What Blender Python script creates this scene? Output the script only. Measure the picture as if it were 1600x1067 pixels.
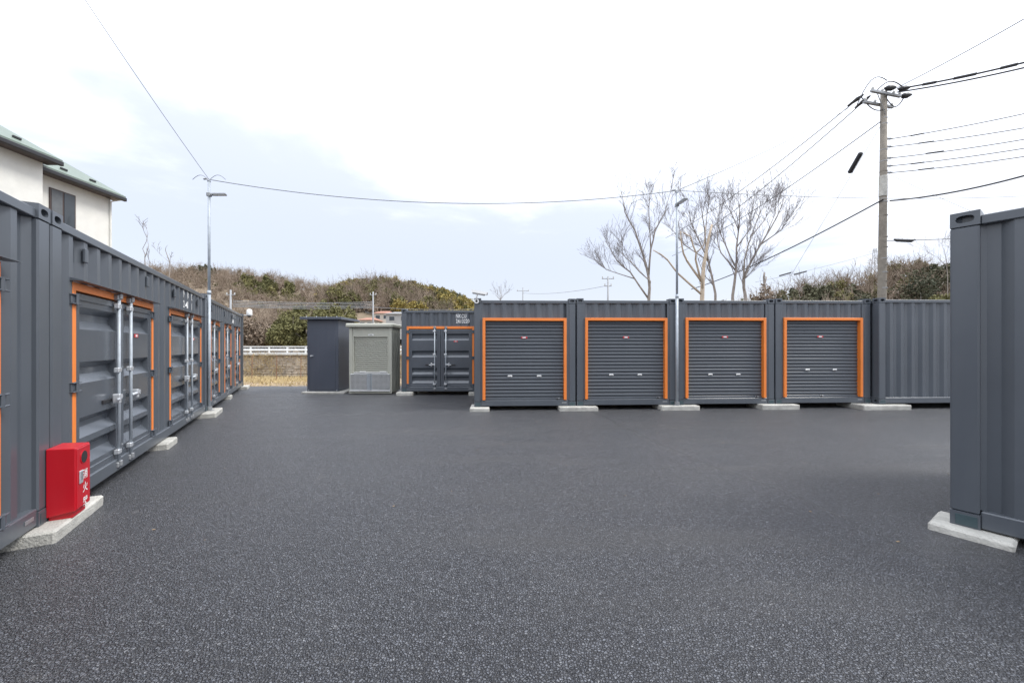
import bpy, bmesh, math, random
import numpy as np
from mathutils import Vector, Matrix
R = math.radians
random.seed(7); RNG = np.random.default_rng(11)
for o in list(bpy.data.objects): bpy.data.objects.remove(o)
SC = bpy.context.scene; COL = SC.collection

# ------------------------------------------------------------ camera, world, sun, exposure
F = 600.0; CZ = 1.55; HY = 540.0            # focal length in photo pixels, eye height, horizon row
cam = bpy.data.cameras.new('camera'); camo = bpy.data.objects.new('camera', cam); COL.objects.link(camo)
cam.sensor_width = 36; cam.lens = F/1600*36; cam.shift_y = (HY-533.5)/1600
cam.clip_start = .05; cam.clip_end = 6000
camo.location = (0, 0, CZ); camo.rotation_euler = (R(90), 0, 0)
SC.camera = camo
SUN_DIR = Vector((.60, -.07, .80)).normalized()   # from the scene towards the sun
w = bpy.data.worlds.new('World'); SC.world = w; w.use_nodes = True
nt = w.node_tree; nt.nodes.clear()
def N(t, **k):
    n = nt.nodes.new(t)
    for a, b in k.items(): setattr(n, a, b)
    return n
sky = N('ShaderNodeTexSky', sky_type='NISHITA', sun_disc=False)
sky.sun_elevation = math.asin(SUN_DIR.z); sky.sun_rotation = math.atan2(SUN_DIR.x, SUN_DIR.y)
sky.air_density = 1.0; sky.dust_density = .6; sky.ozone_density = 2.0
tc = N('ShaderNodeTexCoord'); sep = N('ShaderNodeSeparateXYZ'); nt.links.new(tc.outputs['Generated'], sep.inputs[0])
mx = N('ShaderNodeMath', operation='MAXIMUM'); nt.links.new(sep.outputs['Z'], mx.inputs[0]); mx.inputs[1].default_value = 0.0
zc = N('ShaderNodeMath', operation='MAXIMUM'); nt.links.new(sep.outputs['Z'], zc.inputs[0]); zc.inputs[1].default_value = .04
def M2(op, a, b=None, c=None):
    n = N('ShaderNodeMath', operation=op)
    for i, q in enumerate((a, b, c)):
        if q is None: continue
        if isinstance(q, (int, float)): n.inputs[i].default_value = q
        else: nt.links.new(q, n.inputs[i])
    return n.outputs[0]
xp = M2('DIVIDE', sep.outputs['X'], zc.outputs[0]); yp = M2('DIVIDE', sep.outputs['Y'], zc.outputs[0])   # where the view meets a level cloud deck
cb = N('ShaderNodeCombineXYZ'); nt.links.new(xp, cb.inputs[0]); nt.links.new(yp, cb.inputs[1])
mp = N('ShaderNodeMapping'); mp.inputs['Location'].default_value = (1.2, 5.5, 0); nt.links.new(cb.outputs[0], mp.inputs[0])
no = N('ShaderNodeTexNoise'); no.inputs['Scale'].default_value = .75; no.inputs['Detail'].default_value = 10; no.inputs['Roughness'].default_value = .56; no.inputs['Distortion'].default_value = .4
nt.links.new(mp.outputs[0], no.inputs['Vector'])
# a bright deck overhead whose ragged far edge lies towards the hills, pale clear sky under it
edge_ = M2('SUBTRACT', yp, M2('MULTIPLY_ADD', xp, .42, 2.25))
cl = M2('MULTIPLY_ADD', M2('SUBTRACT', .5, no.outputs['Fac']), 5.0, edge_)
rp = N('ShaderNodeMapRange'); rp.interpolation_type = 'SMOOTHSTEP'; rp.inputs['From Min'].default_value = -.6; rp.inputs['From Max'].default_value = 1.1
rp.inputs['To Min'].default_value = 1.0; rp.inputs['To Max'].default_value = .52
nt.links.new(cl, rp.inputs['Value'])
mixc = N('ShaderNodeMix', data_type='RGBA')
nt.links.new(rp.outputs[0], mixc.inputs['Factor']); wb = N('ShaderNodeVectorMath', operation='MULTIPLY'); nt.links.new(sky.outputs[0], wb.inputs[0]); wb.inputs[1].default_value = (1.02, .84, .80)   # camera white balance
nt.links.new(wb.outputs[0], mixc.inputs[6])
gr = N('ShaderNodeMath', operation='MULTIPLY_ADD'); nt.links.new(mx.outputs[0], gr.inputs[0]); gr.inputs[1].default_value = 1.75; gr.inputs[2].default_value = 1.0
cc_ = N('ShaderNodeVectorMath', operation='SCALE'); cc_.inputs[0].default_value = (4.75, 4.98, 5.5); nt.links.new(gr.outputs[0], cc_.inputs['Scale'])   # overcast: brighter overhead than at the horizon
nt.links.new(cc_.outputs[0], mixc.inputs[7])
bg = N('ShaderNodeBackground'); bg.inputs['Strength'].default_value = .1
nt.links.new(mixc.outputs[2], bg.inputs['Color'])
wo = N('ShaderNodeOutputWorld'); nt.links.new(bg.outputs[0], wo.inputs[0])
sl = bpy.data.lights.new('sun', 'SUN'); sl.energy = 1.5; sl.angle = R(18); sl.color = (1, .97, .92)
so = bpy.data.objects.new('sun', sl); COL.objects.link(so)
so.rotation_euler = (-SUN_DIR).to_track_quat('-Z', 'Y').to_euler()
vs = SC.view_settings; vs.view_transform = 'Standard'; vs.look = 'None'; vs.exposure = 0.85; vs.gamma = 1; vs.use_curve_mapping = False
SC.render.resolution_x = 1024; SC.render.resolution_y = 682

def P(px, py, Y):                       # a point of the place from where it shows and how far off it stands
    return Vector(((px-800)/F*Y, Y, CZ+(HY-py)/F*Y))

# ------------------------------------------------------------ materials
MATS = {}
def mat(name, col, rough=.6, metal=0, var=.1, scale=4.0, bump=0, bscale=40, spec=.5, var2=None, detail=6):
    m = bpy.data.materials.new(name); m.use_nodes = True; t = m.node_tree; b = t.nodes['Principled BSDF']
    b.inputs['Roughness'].default_value = rough; b.inputs['Metallic'].default_value = metal
    b.inputs['Specular IOR Level'].default_value = spec
    c = t.nodes.new('ShaderNodeTexCoord'); n = t.nodes.new('ShaderNodeTexNoise')
    n.inputs['Scale'].default_value = scale; n.inputs['Detail'].default_value = detail; n.inputs['Roughness'].default_value = .6
    t.links.new(c.outputs['Object'], n.inputs['Vector'])
    r = t.nodes.new('ShaderNodeValToRGB'); r.color_ramp.elements[0].position = .32; r.color_ramp.elements[1].position = .68
    lo = [max(0, x*(1-var)) for x in col]; hi = [min(1, x*(1+var)) for x in col]
    if var2: hi = var2
    r.color_ramp.elements[0].color = (*lo, 1); r.color_ramp.elements[1].color = (*hi, 1)
    t.links.new(n.outputs['Fac'], r.inputs[0]); t.links.new(r.outputs[0], b.inputs['Base Color'])
    if bump:
        n2 = t.nodes.new('ShaderNodeTexNoise'); n2.inputs['Scale'].default_value = bscale; n2.inputs['Detail'].default_value = 5
        t.links.new(c.outputs['Object'], n2.inputs['Vector'])
        bp = t.nodes.new('ShaderNodeBump'); bp.inputs['Strength'].default_value = bump; bp.inputs['Distance'].default_value = .02
        t.links.new(n2.outputs['Fac'], bp.inputs['Height']); t.links.new(bp.outputs[0], b.inputs['Normal'])
    MATS[name] = m; return m

def paint(name, col, rough=.42, streak=.12, spec=.6):
    """factory paint on steel: faint dents, dust film and rain streaks of its own"""
    m = mat(name, col, rough, 0, .07, 1.3, 0, spec=spec); t = m.node_tree; b = t.nodes['Principled BSDF']
    c = t.nodes['Texture Coordinate']
    n = t.nodes.new('ShaderNodeTexNoise'); n.inputs['Scale'].default_value = 2.2; n.inputs['Detail'].default_value = 2
    t.links.new(c.outputs['Object'], n.inputs['Vector'])
    bp = t.nodes.new('ShaderNodeBump'); bp.inputs['Strength'].default_value = .12; bp.inputs['Distance'].default_value = .02
    t.links.new(n.outputs['Fac'], bp.inputs['Height']); t.links.new(bp.outputs[0], b.inputs['Normal'])
    mp = t.nodes.new('ShaderNodeMapping'); mp.inputs['Scale'].default_value = (9, 9, .5); t.links.new(c.outputs['Object'], mp.inputs[0])
    n3 = t.nodes.new('ShaderNodeTexNoise'); n3.inputs['Scale'].default_value = 1; n3.inputs['Detail'].default_value = 5
    t.links.new(mp.outputs[0], n3.inputs['Vector'])
    mr = t.nodes.new('ShaderNodeMapRange'); mr.inputs['From Min'].default_value = .45; mr.inputs['From Max'].default_value = .8
    mr.inputs['To Max'].default_value = streak; t.links.new(n3.outputs['Fac'], mr.inputs['Value'])
    mixn = t.nodes.new('ShaderNodeMix'); mixn.data_type = 'RGBA'
    src = b.inputs['Base Color'].links[0].from_socket
    t.links.new(mr.outputs[0], mixn.inputs['Factor']); t.links.new(src, mixn.inputs[6]); mixn.inputs[7].default_value = (.30, .30, .29, 1)
    t.links.new(mixn.outputs[2], b.inputs['Base Color'])
    r2 = t.nodes.new('ShaderNodeMapRange'); r2.inputs['To Min'].default_value = rough-.02; r2.inputs['To Max'].default_value = rough+.04
    t.links.new(n3.outputs['Fac'], r2.inputs['Value']); t.links.new(r2.outputs[0], b.inputs['Roughness'])
    return m

paint('grey_paint', (.090, .102, .118), .30, .05)
paint('door_paint', (.084, .096, .113), .24, .02, .9)
paint('slat_paint', (.086, .097, .111), .46, .03)
paint('charcoal_paint', (.072, .083, .108), .42, .04)
paint('olive_paint', (.46, .46, .39), .45, .06)
paint('olive_slat', (.40, .40, .34), .42)
paint('orange_paint', (.86, .235, .038), .45, .05)
paint('red_paint', (.50, .004, .014), .33, .03)
mat('galvanised', (.40, .44, .48), .45, .1, .12, 14)
mat('zinc_bright', (.66, .68, .70), .35, .6, .1, 20)
mat('white_plastic', (.78, .78, .76), .4, 0, .04)
mat('white_ink', (.80, .80, .78), .5, 0, .05)
mat('red_ink', (.60, .05, .06), .5, 0, .05)
mat('black_rubber', (.018, .018, .02), .55, 0, .2)
mat('dark_hole', (.02, .02, .022), .8, 0, .1)
mat('teal_plate', (.055, .085, .095), .35, 0, .1)
mat('dull_steel', (.30, .31, .32), .45, .4, .12, 12)
mat('concrete', (.46, .45, .41), .85, 0, .24, 5, .5, 60)
mat('pole_concrete', (.235, .21, .175), .9, 0, .18, 5, .4, 50)
mat('wire_black', (.03, .03, .032), .6, 0, .1)
mat('wire_grey', (.24, .25, .26), .6, 0, .1)
mat('porcelain', (.55, .55, .53), .35, 0, .1)
mat('stucco', (.74, .73, .68), .9, 0, .05, 3, .25, 120)
mat('roof_green', (.145, .185, .15), .45, 0, .08, 3)
mat('gutter_dark', (.02, .02, .023), .4, 0, .1)
mat('window_frame', (.06, .04, .035), .4, 0, .1)
mat('curtain', (.13, .14, .15), .8, 0, .1, 6)
mat('soil', (.27, .20, .125), .95, 0, .3, 1.2, .8, 12)
mat('far_soil', (.20, .155, .105), .95, 0, .3, .08, .5, 2)
mat('dry_grass', (.46, .36, .19), .9, 0, .25, 1.2)
mat('green_grass', (.20, .21, .07), .9, 0, .25, 2)
mat('stone', (.40, .345, .275), .9, 0, .35, 2.2, .6, 14)
mat('road_asphalt', (.08, .08, .08), .9, 0, .1, 2)
mat('rail_white', (.78, .78, .76), .5, 0, .05)
mat('rust', (.22, .12, .07), .85, 0, .3, 8)
mat('bark_grey', (.30, .265, .235), .9, 0, .2, 5)
mat('bark_pale', (.50, .41, .31), .9, 0, .22, 5)
mat('twig_grey', (.24, .22, .22), .9, 0, .2, 1.5)
mat('wood_brown', (.25, .185, .13), .95, 0, .25, .12, var2=(.31, .25, .195))
mat('wood_green', (.12, .125, .045), .9, 0, .3, .10, var2=(.22, .20, .08))
mat('wood_dark', (.06, .07, .04), .9, 0, .3, .12, var2=(.12, .115, .065))
mat('wood_bamboo', (.27, .215, .055), .9, 0, .3, .12, var2=(.36, .29, .09))
mat('leaf_litter', (.30, .21, .12), .9, 0, .4, 20)
mat('far_wall', (.55, .50, .43), .9, 0, .08, .5)
mat('far_wall_grey', (.42, .42, .41), .9, 0, .08, .5)
mat('roof_red', (.34, .17, .12), .8, 0, .15, 1)
mat('roof_grey', (.24, .24, .24), .8, 0, .15, 1)
mat('far_metal', (.36, .37, .38), .7, .2, .1, 1)
def glass():
    m = mat('glass', (.05, .06, .07), .06, 0, .05); return m
glass()
def mesh_gate_mat(): return MATS['zinc_bright']

def asphalt():
    m = bpy.data.materials.new('asphalt'); m.use_nodes = True; t = m.node_tree; b = t.nodes['Principled BSDF']
    L = t.links; nn = t.nodes.new
    c = nn('ShaderNodeTexCoord')
    def vor(s, rnd=1, feat='F1'):
        v = nn('ShaderNodeTexVoronoi'); v.inputs['Scale'].default_value = s; v.inputs['Randomness'].default_value = rnd; v.feature = feat
        L.new(warped, v.inputs['Vector']); return v
    def noi(s, d=6, r=.6):
        v = nn('ShaderNodeTexNoise'); v.inputs['Scale'].default_value = s; v.inputs['Detail'].default_value = d; v.inputs['Roughness'].default_value = r
        L.new(c.outputs['Object'], v.inputs['Vector']); return v
    nd = nn('ShaderNodeTexNoise'); nd.inputs['Scale'].default_value = 70; nd.inputs['Detail'].default_value = 2; L.new(c.outputs['Object'], nd.inputs['Vector'])
    vm = nn('ShaderNodeVectorMath'); vm.operation = 'MULTIPLY_ADD'; L.new(nd.outputs['Color'], vm.inputs[0]); vm.inputs[1].default_value = (.016, .016, .016); L.new(c.outputs['Object'], vm.inputs[2])
    warped = vm.outputs[0]
    v1 = vor(68); v2 = vor(180)
    # stone-to-stone tone
    sp = nn('ShaderNodeSeparateColor'); L.new(v1.outputs['Color'], sp.inputs[0])
    r1 = nn('ShaderNodeValToRGB'); e = r1.color_ramp.elements; e[0].position = .0; e[0].color = (.042, .045, .054, 1); e[1].position = 1; e[1].color = (.142, .150, .172, 1)
    x = e.new(.93); x.color = (.130, .138, .158, 1); x = e.new(.985); x.color = (.20, .205, .215, 1)
    L.new(sp.outputs[0], r1.inputs[0])
    # bitumen in the gaps between the stones
    ve = vor(68, 1, 'DISTANCE_TO_EDGE')
    gap = nn('ShaderNodeMapRange'); gap.inputs['From Min'].default_value = .02; gap.inputs['From Max'].default_value = .26; gap.inputs['To Min'].default_value = 1; gap.inputs['To Max'].default_value = 0; L.new(ve.outputs['Distance'], gap.inputs['Value'])
    m1 = nn('ShaderNodeMix'); m1.data_type = 'RGBA'; L.new(gap.outputs[0], m1.inputs['Factor']); L.new(r1.outputs[0], m1.inputs[6]); m1.inputs[7].default_value = (.012, .012, .014, 1)
    # worn and dusty patches
    n1 = noi(.55, 7); d1 = nn('ShaderNodeMapRange'); d1.inputs['From Min'].default_value = .50; d1.inputs['From Max'].default_value = .78; d1.inputs['To Max'].default_value = .30; L.new(n1.outputs['Fac'], d1.inputs['Value'])
    m2 = nn('ShaderNodeMix'); m2.data_type = 'RGBA'; L.new(d1.outputs[0], m2.inputs['Factor']); L.new(m1.outputs[2], m2.inputs[6]); m2.inputs[7].default_value = (.120, .121, .125, 1)
    mpn = nn('ShaderNodeMapping'); mpn.inputs['Scale'].default_value = (.25, 1.4, 1); mpn.inputs['Rotation'].default_value = (0, 0, R(-22)); L.new(c.outputs['Object'], mpn.inputs[0])
    n2 = nn('ShaderNodeTexNoise'); n2.inputs['Scale'].default_value = .8; n2.inputs['Detail'].default_value = 7; L.new(mpn.outputs[0], n2.inputs['Vector'])
    d2 = nn('ShaderNodeMapRange'); d2.inputs['From Min'].default_value = .52; d2.inputs['From Max'].default_value = .68; d2.inputs['To Max'].default_value = .6; L.new(n2.outputs['Fac'], d2.inputs['Value'])
    m3 = nn('ShaderNodeMix'); m3.data_type = 'RGBA'; L.new(d2.outputs[0], m3.inputs['Factor']); L.new(m2.outputs[2], m3.inputs[6]); m3.inputs[7].default_value = (.040, .039, .040, 1)
    # the joint between two paving lanes, and pale scuffs
    sx = nn('ShaderNodeSeparateXYZ'); L.new(c.outputs['Object'], sx.inputs[0]); nj = noi(.9, 5)
    def mth(op, a, b_=None, c_=None):
        q = nn('ShaderNodeMath'); q.operation = op
        for i, z in enumerate((a, b_, c_)):
            if z is None: continue
            if isinstance(z, (int, float)): q.inputs[i].default_value = z
            else: L.new(z, q.inputs[i])
        return q.outputs[0]
    ds = mth('ADD', mth('MULTIPLY_ADD', sx.outputs['Y'], .20, sx.outputs['X']), mth('MULTIPLY_ADD', nj.outputs['Fac'], .9, -4.05))
    jm = nn('ShaderNodeMapRange'); jm.inputs['From Min'].default_value = .012; jm.inputs['From Max'].default_value = .075; jm.inputs['To Min'].default_value = .42; jm.inputs['To Max'].default_value = 0; L.new(mth('ABSOLUTE', ds), jm.inputs['Value'])
    lane = nn('ShaderNodeMapRange'); lane.inputs['From Min'].default_value = -.05; lane.inputs['From Max'].default_value = .5; lane.inputs['To Max'].default_value = .12; L.new(ds, lane.inputs['Value'])
    jl = mth('MAXIMUM', mth('MULTIPLY', jm.outputs[0], mth('MULTIPLY', n1.outputs['Fac'], 1.7)), lane.outputs[0])
    m4 = nn('ShaderNodeMix'); m4.data_type = 'RGBA'; L.new(jl, m4.inputs['Factor']); L.new(m3.outputs[2], m4.inputs[6]); m4.inputs[7].default_value = (.010, .010, .010, 1)
    nq = noi(1.9, 8, .72); sf = nn('ShaderNodeMapRange'); sf.inputs['From Min'].default_value = .62; sf.inputs['From Max'].default_value = .74; sf.inputs['To Max'].default_value = .45; L.new(nq.outputs['Fac'], sf.inputs['Value'])
    m5 = nn('ShaderNodeMix'); m5.data_type = 'RGBA'; L.new(sf.outputs[0], m5.inputs['Factor']); L.new(m4.outputs[2], m5.inputs[6]); m5.inputs[7].default_value = (.20, .19, .175, 1)
    m3 = m5
    nc = noi(26, 4, .7); rc = nn('ShaderNodeMapRange'); rc.inputs['From Min'].default_value = .30; rc.inputs['From Max'].default_value = .70; rc.inputs['To Min'].default_value = .64; rc.inputs['To Max'].default_value = 1.45; L.new(nc.outputs['Fac'], rc.inputs['Value'])
    sc_ = nn('ShaderNodeVectorMath'); sc_.operation = 'SCALE'; L.new(m3.outputs[2], sc_.inputs[0]); L.new(rc.outputs[0], sc_.inputs['Scale'])
    L.new(sc_.outputs[0], b.inputs['Base Color'])
    # relief
    ma = nn('ShaderNodeMath'); ma.operation = 'MULTIPLY'; L.new(gap.outputs[0], ma.inputs[0]); ma.inputs[1].default_value = -.8
    mb = nn('ShaderNodeMath'); mb.operation = 'MULTIPLY_ADD'; L.new(v2.outputs['Distance'], mb.inputs[0]); mb.inputs[1].default_value = -.4; L.new(ma.outputs[0], mb.inputs[2])
    mc = nn('ShaderNodeMath'); mc.operation = 'MULTIPLY_ADD'; L.new(sp.outputs[1], mc.inputs[0]); mc.inputs[1].default_value = .55; L.new(mb.outputs[0], mc.inputs[2])
    bp = nn('ShaderNodeBump'); bp.inputs['Strength'].default_value = .85; bp.inputs['Distance'].default_value = .012
    L.new(mc.outputs[0], bp.inputs['Height'])
    nb = nn('ShaderNodeBump'); nb.inputs['Strength'].default_value = .55; nb.inputs['Distance'].default_value = .03; L.new(nc.outputs['Fac'], nb.inputs['Height'])
    n4 = noi(1.3, 3); bp2 = nn('ShaderNodeBump'); bp2.inputs['Strength'].default_value = .15; bp2.inputs['Distance'].default_value = .05
    L.new(n4.outputs['Fac'], bp2.inputs['Height']); L.new(bp2.outputs[0], nb.inputs['Normal']); L.new(nb.outputs[0], bp.inputs['Normal'])
    L.new(bp.outputs[0], b.inputs['Normal'])
    rr = mth('ADD', mth('MULTIPLY_ADD', jl, .30, .38), mth('MULTIPLY', d2.outputs[0], .22)); L.new(rr, b.inputs['Roughness'])
    b.inputs['Specular IOR Level'].default_value = 1.0
    MATS['asphalt'] = m
asphalt()

# ------------------------------------------------------------ mesh helpers
class MB:
    def __init__(s): s.v = []; s.f = []; s.sm = False
    def add(s, vs, fs):
        b = len(s.v); s.v += [tuple(x) for x in vs]; s.f += [tuple(b+i for i in q) for q in fs]; return s
    def box(s, x0, x1, y0, y1, z0, z1):
        return s.add([(x0,y0,z0),(x1,y0,z0),(x1,y1,z0),(x0,y1,z0),(x0,y0,z1),(x1,y0,z1),(x1,y1,z1),(x0,y1,z1)],
                     [(0,3,2,1),(4,5,6,7),(0,1,5,4),(1,2,6,5),(2,3,7,6),(3,0,4,7)])
    def cbox(s, x0, x1, y0, y1, z0, z1, b=.006, jit=0):
        c = [(x0+x1)/2, (y0+y1)/2, (z0+z1)/2]; h = [abs(x1-x0)/2, abs(y1-y0)/2, abs(z1-z0)/2]; b = min(b, min(h)*.9)
        vs = []; idx = {}
        for sx in (-1,1):
            for sy in (-1,1):
                for sz in (-1,1):
                    sg = (sx,sy,sz)
                    j = [random.uniform(-jit,jit) for _ in range(3)]
                    for a in range(3):
                        idx[sg,a] = len(vs)
                        vs.append([c[k]+sg[k]*(h[k]-(0 if k==a else b))+j[k] for k in range(3)])
        fs = []
        for a in range(3):
            p, q = [k for k in range(3) if k != a]
            for sg in (-1,1):
                def S(u, v): t=[0,0,0]; t[a]=sg; t[p]=u; t[q]=v; return tuple(t)
                fs.append([idx[S(-1,-1),a], idx[S(1,-1),a], idx[S(1,1),a], idx[S(-1,1),a]])
        for a in range(3):                      # edges running along axis a
            p, q = [k for k in range(3) if k != a]
            for u in (-1,1):
                for v in (-1,1):
                    def S(e): t=[0,0,0]; t[a]=e; t[p]=u; t[q]=v; return tuple(t)
                    fs.append([idx[S(-1),p], idx[S(1),p], idx[S(1),q], idx[S(-1),q]])
        for sx in (-1,1):
            for sy in (-1,1):
                for sz in (-1,1): fs.append([idx[(sx,sy,sz),a] for a in range(3)])
        return s.add(vs, fs)
    def tube(s, pts, rs, n=8, cap=True):
        pts = [Vector(p) for p in pts]
        if not isinstance(rs, (list, tuple)): rs = [rs]*len(pts)
        rings = []; prev = None
        for i, p in enumerate(pts):
            d = (pts[min(i+1, len(pts)-1)]-pts[max(i-1, 0)])
            if d.length < 1e-9: d = Vector((0,0,1))
            d.normalize()
            if prev is None: a = d.orthogonal().normalized()
            else:
                a = prev - d*prev.dot(d)
                a = a.normalized() if a.length > 1e-6 else d.orthogonal().normalized()
            prev = a; bb = d.cross(a)
            rings.append([p+(a*math.cos(2*math.pi*k/n)+bb*math.sin(2*math.pi*k/n))*rs[i] for k in range(n)])
        vs = [v for r in rings for v in r]; fs = []
        for i in range(len(pts)-1):
            for k in range(n):
                fs.append((i*n+k, i*n+(k+1)%n, (i+1)*n+(k+1)%n, (i+1)*n+k))
        if cap: fs.append(tuple(range(n-1,-1,-1))); fs.append(tuple((len(pts)-1)*n+k for k in range(n)))
        return s.add(vs, fs)
    def prism(s, prof, axis, a0, a1):
        """closed 2D profile extruded along an axis; profile coordinates are the other two axes in order"""
        n = len(prof); vs = []
        for a in (a0, a1):
            for p in prof:
                t = list(p); t.insert(axis, a); vs.append(t)
        fs = [(i, (i+1)%n, n+(i+1)%n, n+i) for i in range(n)]+[tuple(range(n-1,-1,-1)), tuple(range(n, 2*n))]
        return s.add(vs, fs)
    def build(s, name, m, parent=None, smooth=False, recalc=True):
        me = bpy.data.meshes.new(name); me.from_pydata(s.v, [], s.f)
        if recalc:
            bm = bmesh.new(); bm.from_mesh(me); bmesh.ops.recalc_face_normals(bm, faces=bm.faces); bm.to_mesh(me); bm.free()
        me.materials.append(MATS[m])
        if smooth: me.polygons.foreach_set('use_smooth', [True]*len(me.polygons))
        return link(name, me, parent)
def link(name, me, parent=None, loc=None, rz=0):
    o = bpy.data.objects.new(name, me); COL.objects.link(o)
    if parent is not None: o.parent = parent
    if loc is not None: o.location = loc
    o.rotation_euler.z = rz
    return o
def tag(o, label, cat, group=None, kind=None):
    o['label'] = label; o['category'] = cat
    if group: o['group'] = group
    if kind: o['kind'] = kind
    return o
def struct(o, label=None, cat=None):
    o['kind'] = 'structure'
    o['label'] = label or o.name; o['category'] = cat or o.name.split('.')[0].replace('_', ' ')
    return o
def empty(name, loc, rz=0):
    o = bpy.data.objects.new(name, None); o.empty_display_size = .2; COL.objects.link(o); o.location = loc; o.rotation_euler.z = rz
    return o
def np_mesh(name, V, Q, m):
    me = bpy.data.meshes.new(name); n = len(Q); k = Q.shape[1]
    me.vertices.add(len(V)); me.vertices.foreach_set('co', np.ascontiguousarray(V, dtype=np.float32).ravel())
    me.loops.add(n*k); me.loops.foreach_set('vertex_index', np.ascontiguousarray(Q, dtype=np.int32).ravel())
    me.polygons.add(n); me.polygons.foreach_set('loop_start', np.arange(0, n*k, k, dtype=np.int32))
    me.update(calc_edges=True); me.materials.append(MATS[m]); return me

# ------------------------------------------------------------ the ground
def ground_z(y):
    if y < 15: return -.02
    return -.02-1.18*min(1, (y-15)/17)
m = MB(); m.box(-3000, 3000, -400, 5000, -2.2, -1.6)
struct(m.build('ground', 'far_soil'), 'brown open ground reaching to the horizon', 'ground')
# yard: one asphalt sheet with an uneven far edge
xs = [-34, -26, -20, -16, -13, -11.5, -10, -9.2, -8.6, -8, -7.3, -6.6, -6, -5, -3.6]
edge = [(x, 14.75+random.uniform(-.12, .16)) for x in xs]+[(-3, 15), (-2.4, 21), (46, 21)]
me = bpy.data.meshes.new('asphalt_yard')
top = [(-34, -16, 0), (46, -16, 0)]+[(x, y, 0) for x, y in reversed(edge)]
n = len(top); me.from_pydata(top+[(x, y, -.35) for x, y, z in top], [], [tuple(range(n))]+[(i, (i+1) % n, n+(i+1) % n, n+i) for i in range(n)])
me.materials.append(MATS['asphalt']); struct(link('asphalt_yard', me), 'dark grey coarse asphalt yard between the containers', 'asphalt')
# bare earth falling away behind the yard
V = []; Q = []; nx, ny = 90, 26
for j in range(ny+1):
    for i in range(nx+1):
        x = -46+i*(58/nx); y = 14.2+j*(18.9/ny)
        z = ground_z(y)-.03+(random.uniform(-.05, .06) if y > 15.2 else -.02)
        V.append((x, y, z))
for j in range(ny):
    for i in range(nx): a = j*(nx+1)+i; Q.append((a, a+1, a+nx+2, a+nx+1))
me = np_mesh('field', np.array(V), np.array(Q), 'soil'); me.polygons.foreach_set('use_smooth', [True]*len(me.polygons))
struct(link('field', me), 'strip of bare brown earth and dry grass behind the yard', 'field')
# ------------------------------------------------------------ masonry bank, road, guard rail
WALL_Y = 32.6; RZ = .84
bank = empty('stone_bank', (-20, WALL_Y, -1.2)); tag(bank, 'low masonry bank under the white guard rail, dry grass at its foot', 'stone wall')
m = MB(); m.box(-40, 34, .25, 1.6, -.3, RZ+1.2-.10); m.build('backing', 'stone', bank)
m = MB(); m.box(-40, 34, -.02, 1.5, RZ+1.2-.10, RZ+1.2); m.build('coping', 'concrete', bank)
m = MB(); z = -.15; row = 0
while z < 1.9:
    h = random.uniform(.16, .26); x = -16-random.uniform(0, .4)
    while x < 14:
        ww = random.uniform(.22, .55); d = random.uniform(0, .10)
        m.cbox(x+.01, x+ww-.01, .10+d+z*.06, .5, z+.01, min(z+h, 1.93)-.01, .04, .012); x += ww
    z += h; row += 1
o = m.build('stones', 'stone', bank); o['kind'] = 'stuff'
m = MB(); m.box(-300, 200, WALL_Y+1.5, WALL_Y+8, -1.5, RZ-.01); struct(m.build('road', 'road_asphalt'), 'grey road on top of the stone bank', 'road')
rail = empty('guard_rail', (0, WALL_Y+.9, RZ)); tag(rail, 'white guard rail along the road on the stone bank', 'guard rail')
for i in range(22):
    m = MB(); m.cbox(-.06, .06, -.05, .05, 0, .66, .01); o = m.build('post', 'rail_white', rail); o.location.x = -34+i*1.6
m = MB(); m.cbox(-36, 2, -.09, -.05, .26, .42, .02); m.build('beam', 'rail_white', rail)
m = MB(); m.cbox(-36, 2, -.07, -.03, .59, .66, .01); m.build('top_rail', 'rail_white', rail)
m = MB(); m.cbox(-36, 2, -.07, -.03, .06, .12, .01); m.build('bottom_rail', 'rail_white', rail)
me = bpy.data.meshes.new('bar')
b = MB(); b.box(-.012, .012, -.062, -.05, .42, .60); b.build('bar', 'galvanised', rail).location.x = -36
bar = [c for c in rail.children if c.name.startswith('bar')][0]
for i in range(1, 150):
    c = bar.copy(); COL.objects.link(c); c.location.x = -24+i*.12
for i in range(8):
    m = MB(); m.tube([(0, 0, 0), (.02, .01, 1.7)], .022, 5)
    fp = m.build('rusty_post', 'rust'); fp.location = (-16.6+i*1.45, 24.5+.2*i, ground_z(24.5+.2*i)-.05)
    tag(fp, ['first','second','third','fourth','fifth','sixth','seventh','eighth'][i]+' thin rusty post from the left before the stone bank', 'post', 'rusty posts before the bank')

# ------------------------------------------------------------ containers
H = 2.591; PITCH = .278
def prof_depth(u, ph=0.0):
    t = ((u-ph) % PITCH)/PITCH
    if t < .26: return 0.0
    if t < .50: return .042*(t-.26)/.24
    if t < .76: return .042
    return .042*(1-(t-.76)/.24)
def breaks(u0, u1, ph=0.0):
    us = [u0, u1]; k = math.floor((u0-ph)/PITCH)-1
    while ph+k*PITCH < u1+PITCH:
        for t in (0, .26, .50, .76):
            u = ph+(k+t)*PITCH
            if u0+1e-4 < u < u1-1e-4: us.append(u)
        k += 1
    return sorted(us)
Y0 = .030                                          # how far the outer flats sit behind the posts
def corr(mb, u0, u1, z0, z1, ph=0.0, y0=Y0):
    us = breaks(u0, u1, ph); b = len(mb.v)
    for u in us:
        d = y0+prof_depth(u, ph); mb.v += [(u, d, z0), (u, d, z1)]
    for i in range(len(us)-1): mb.f.append((b+2*i, b+2*i+2, b+2*i+3, b+2*i+1))
    return mb
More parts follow.
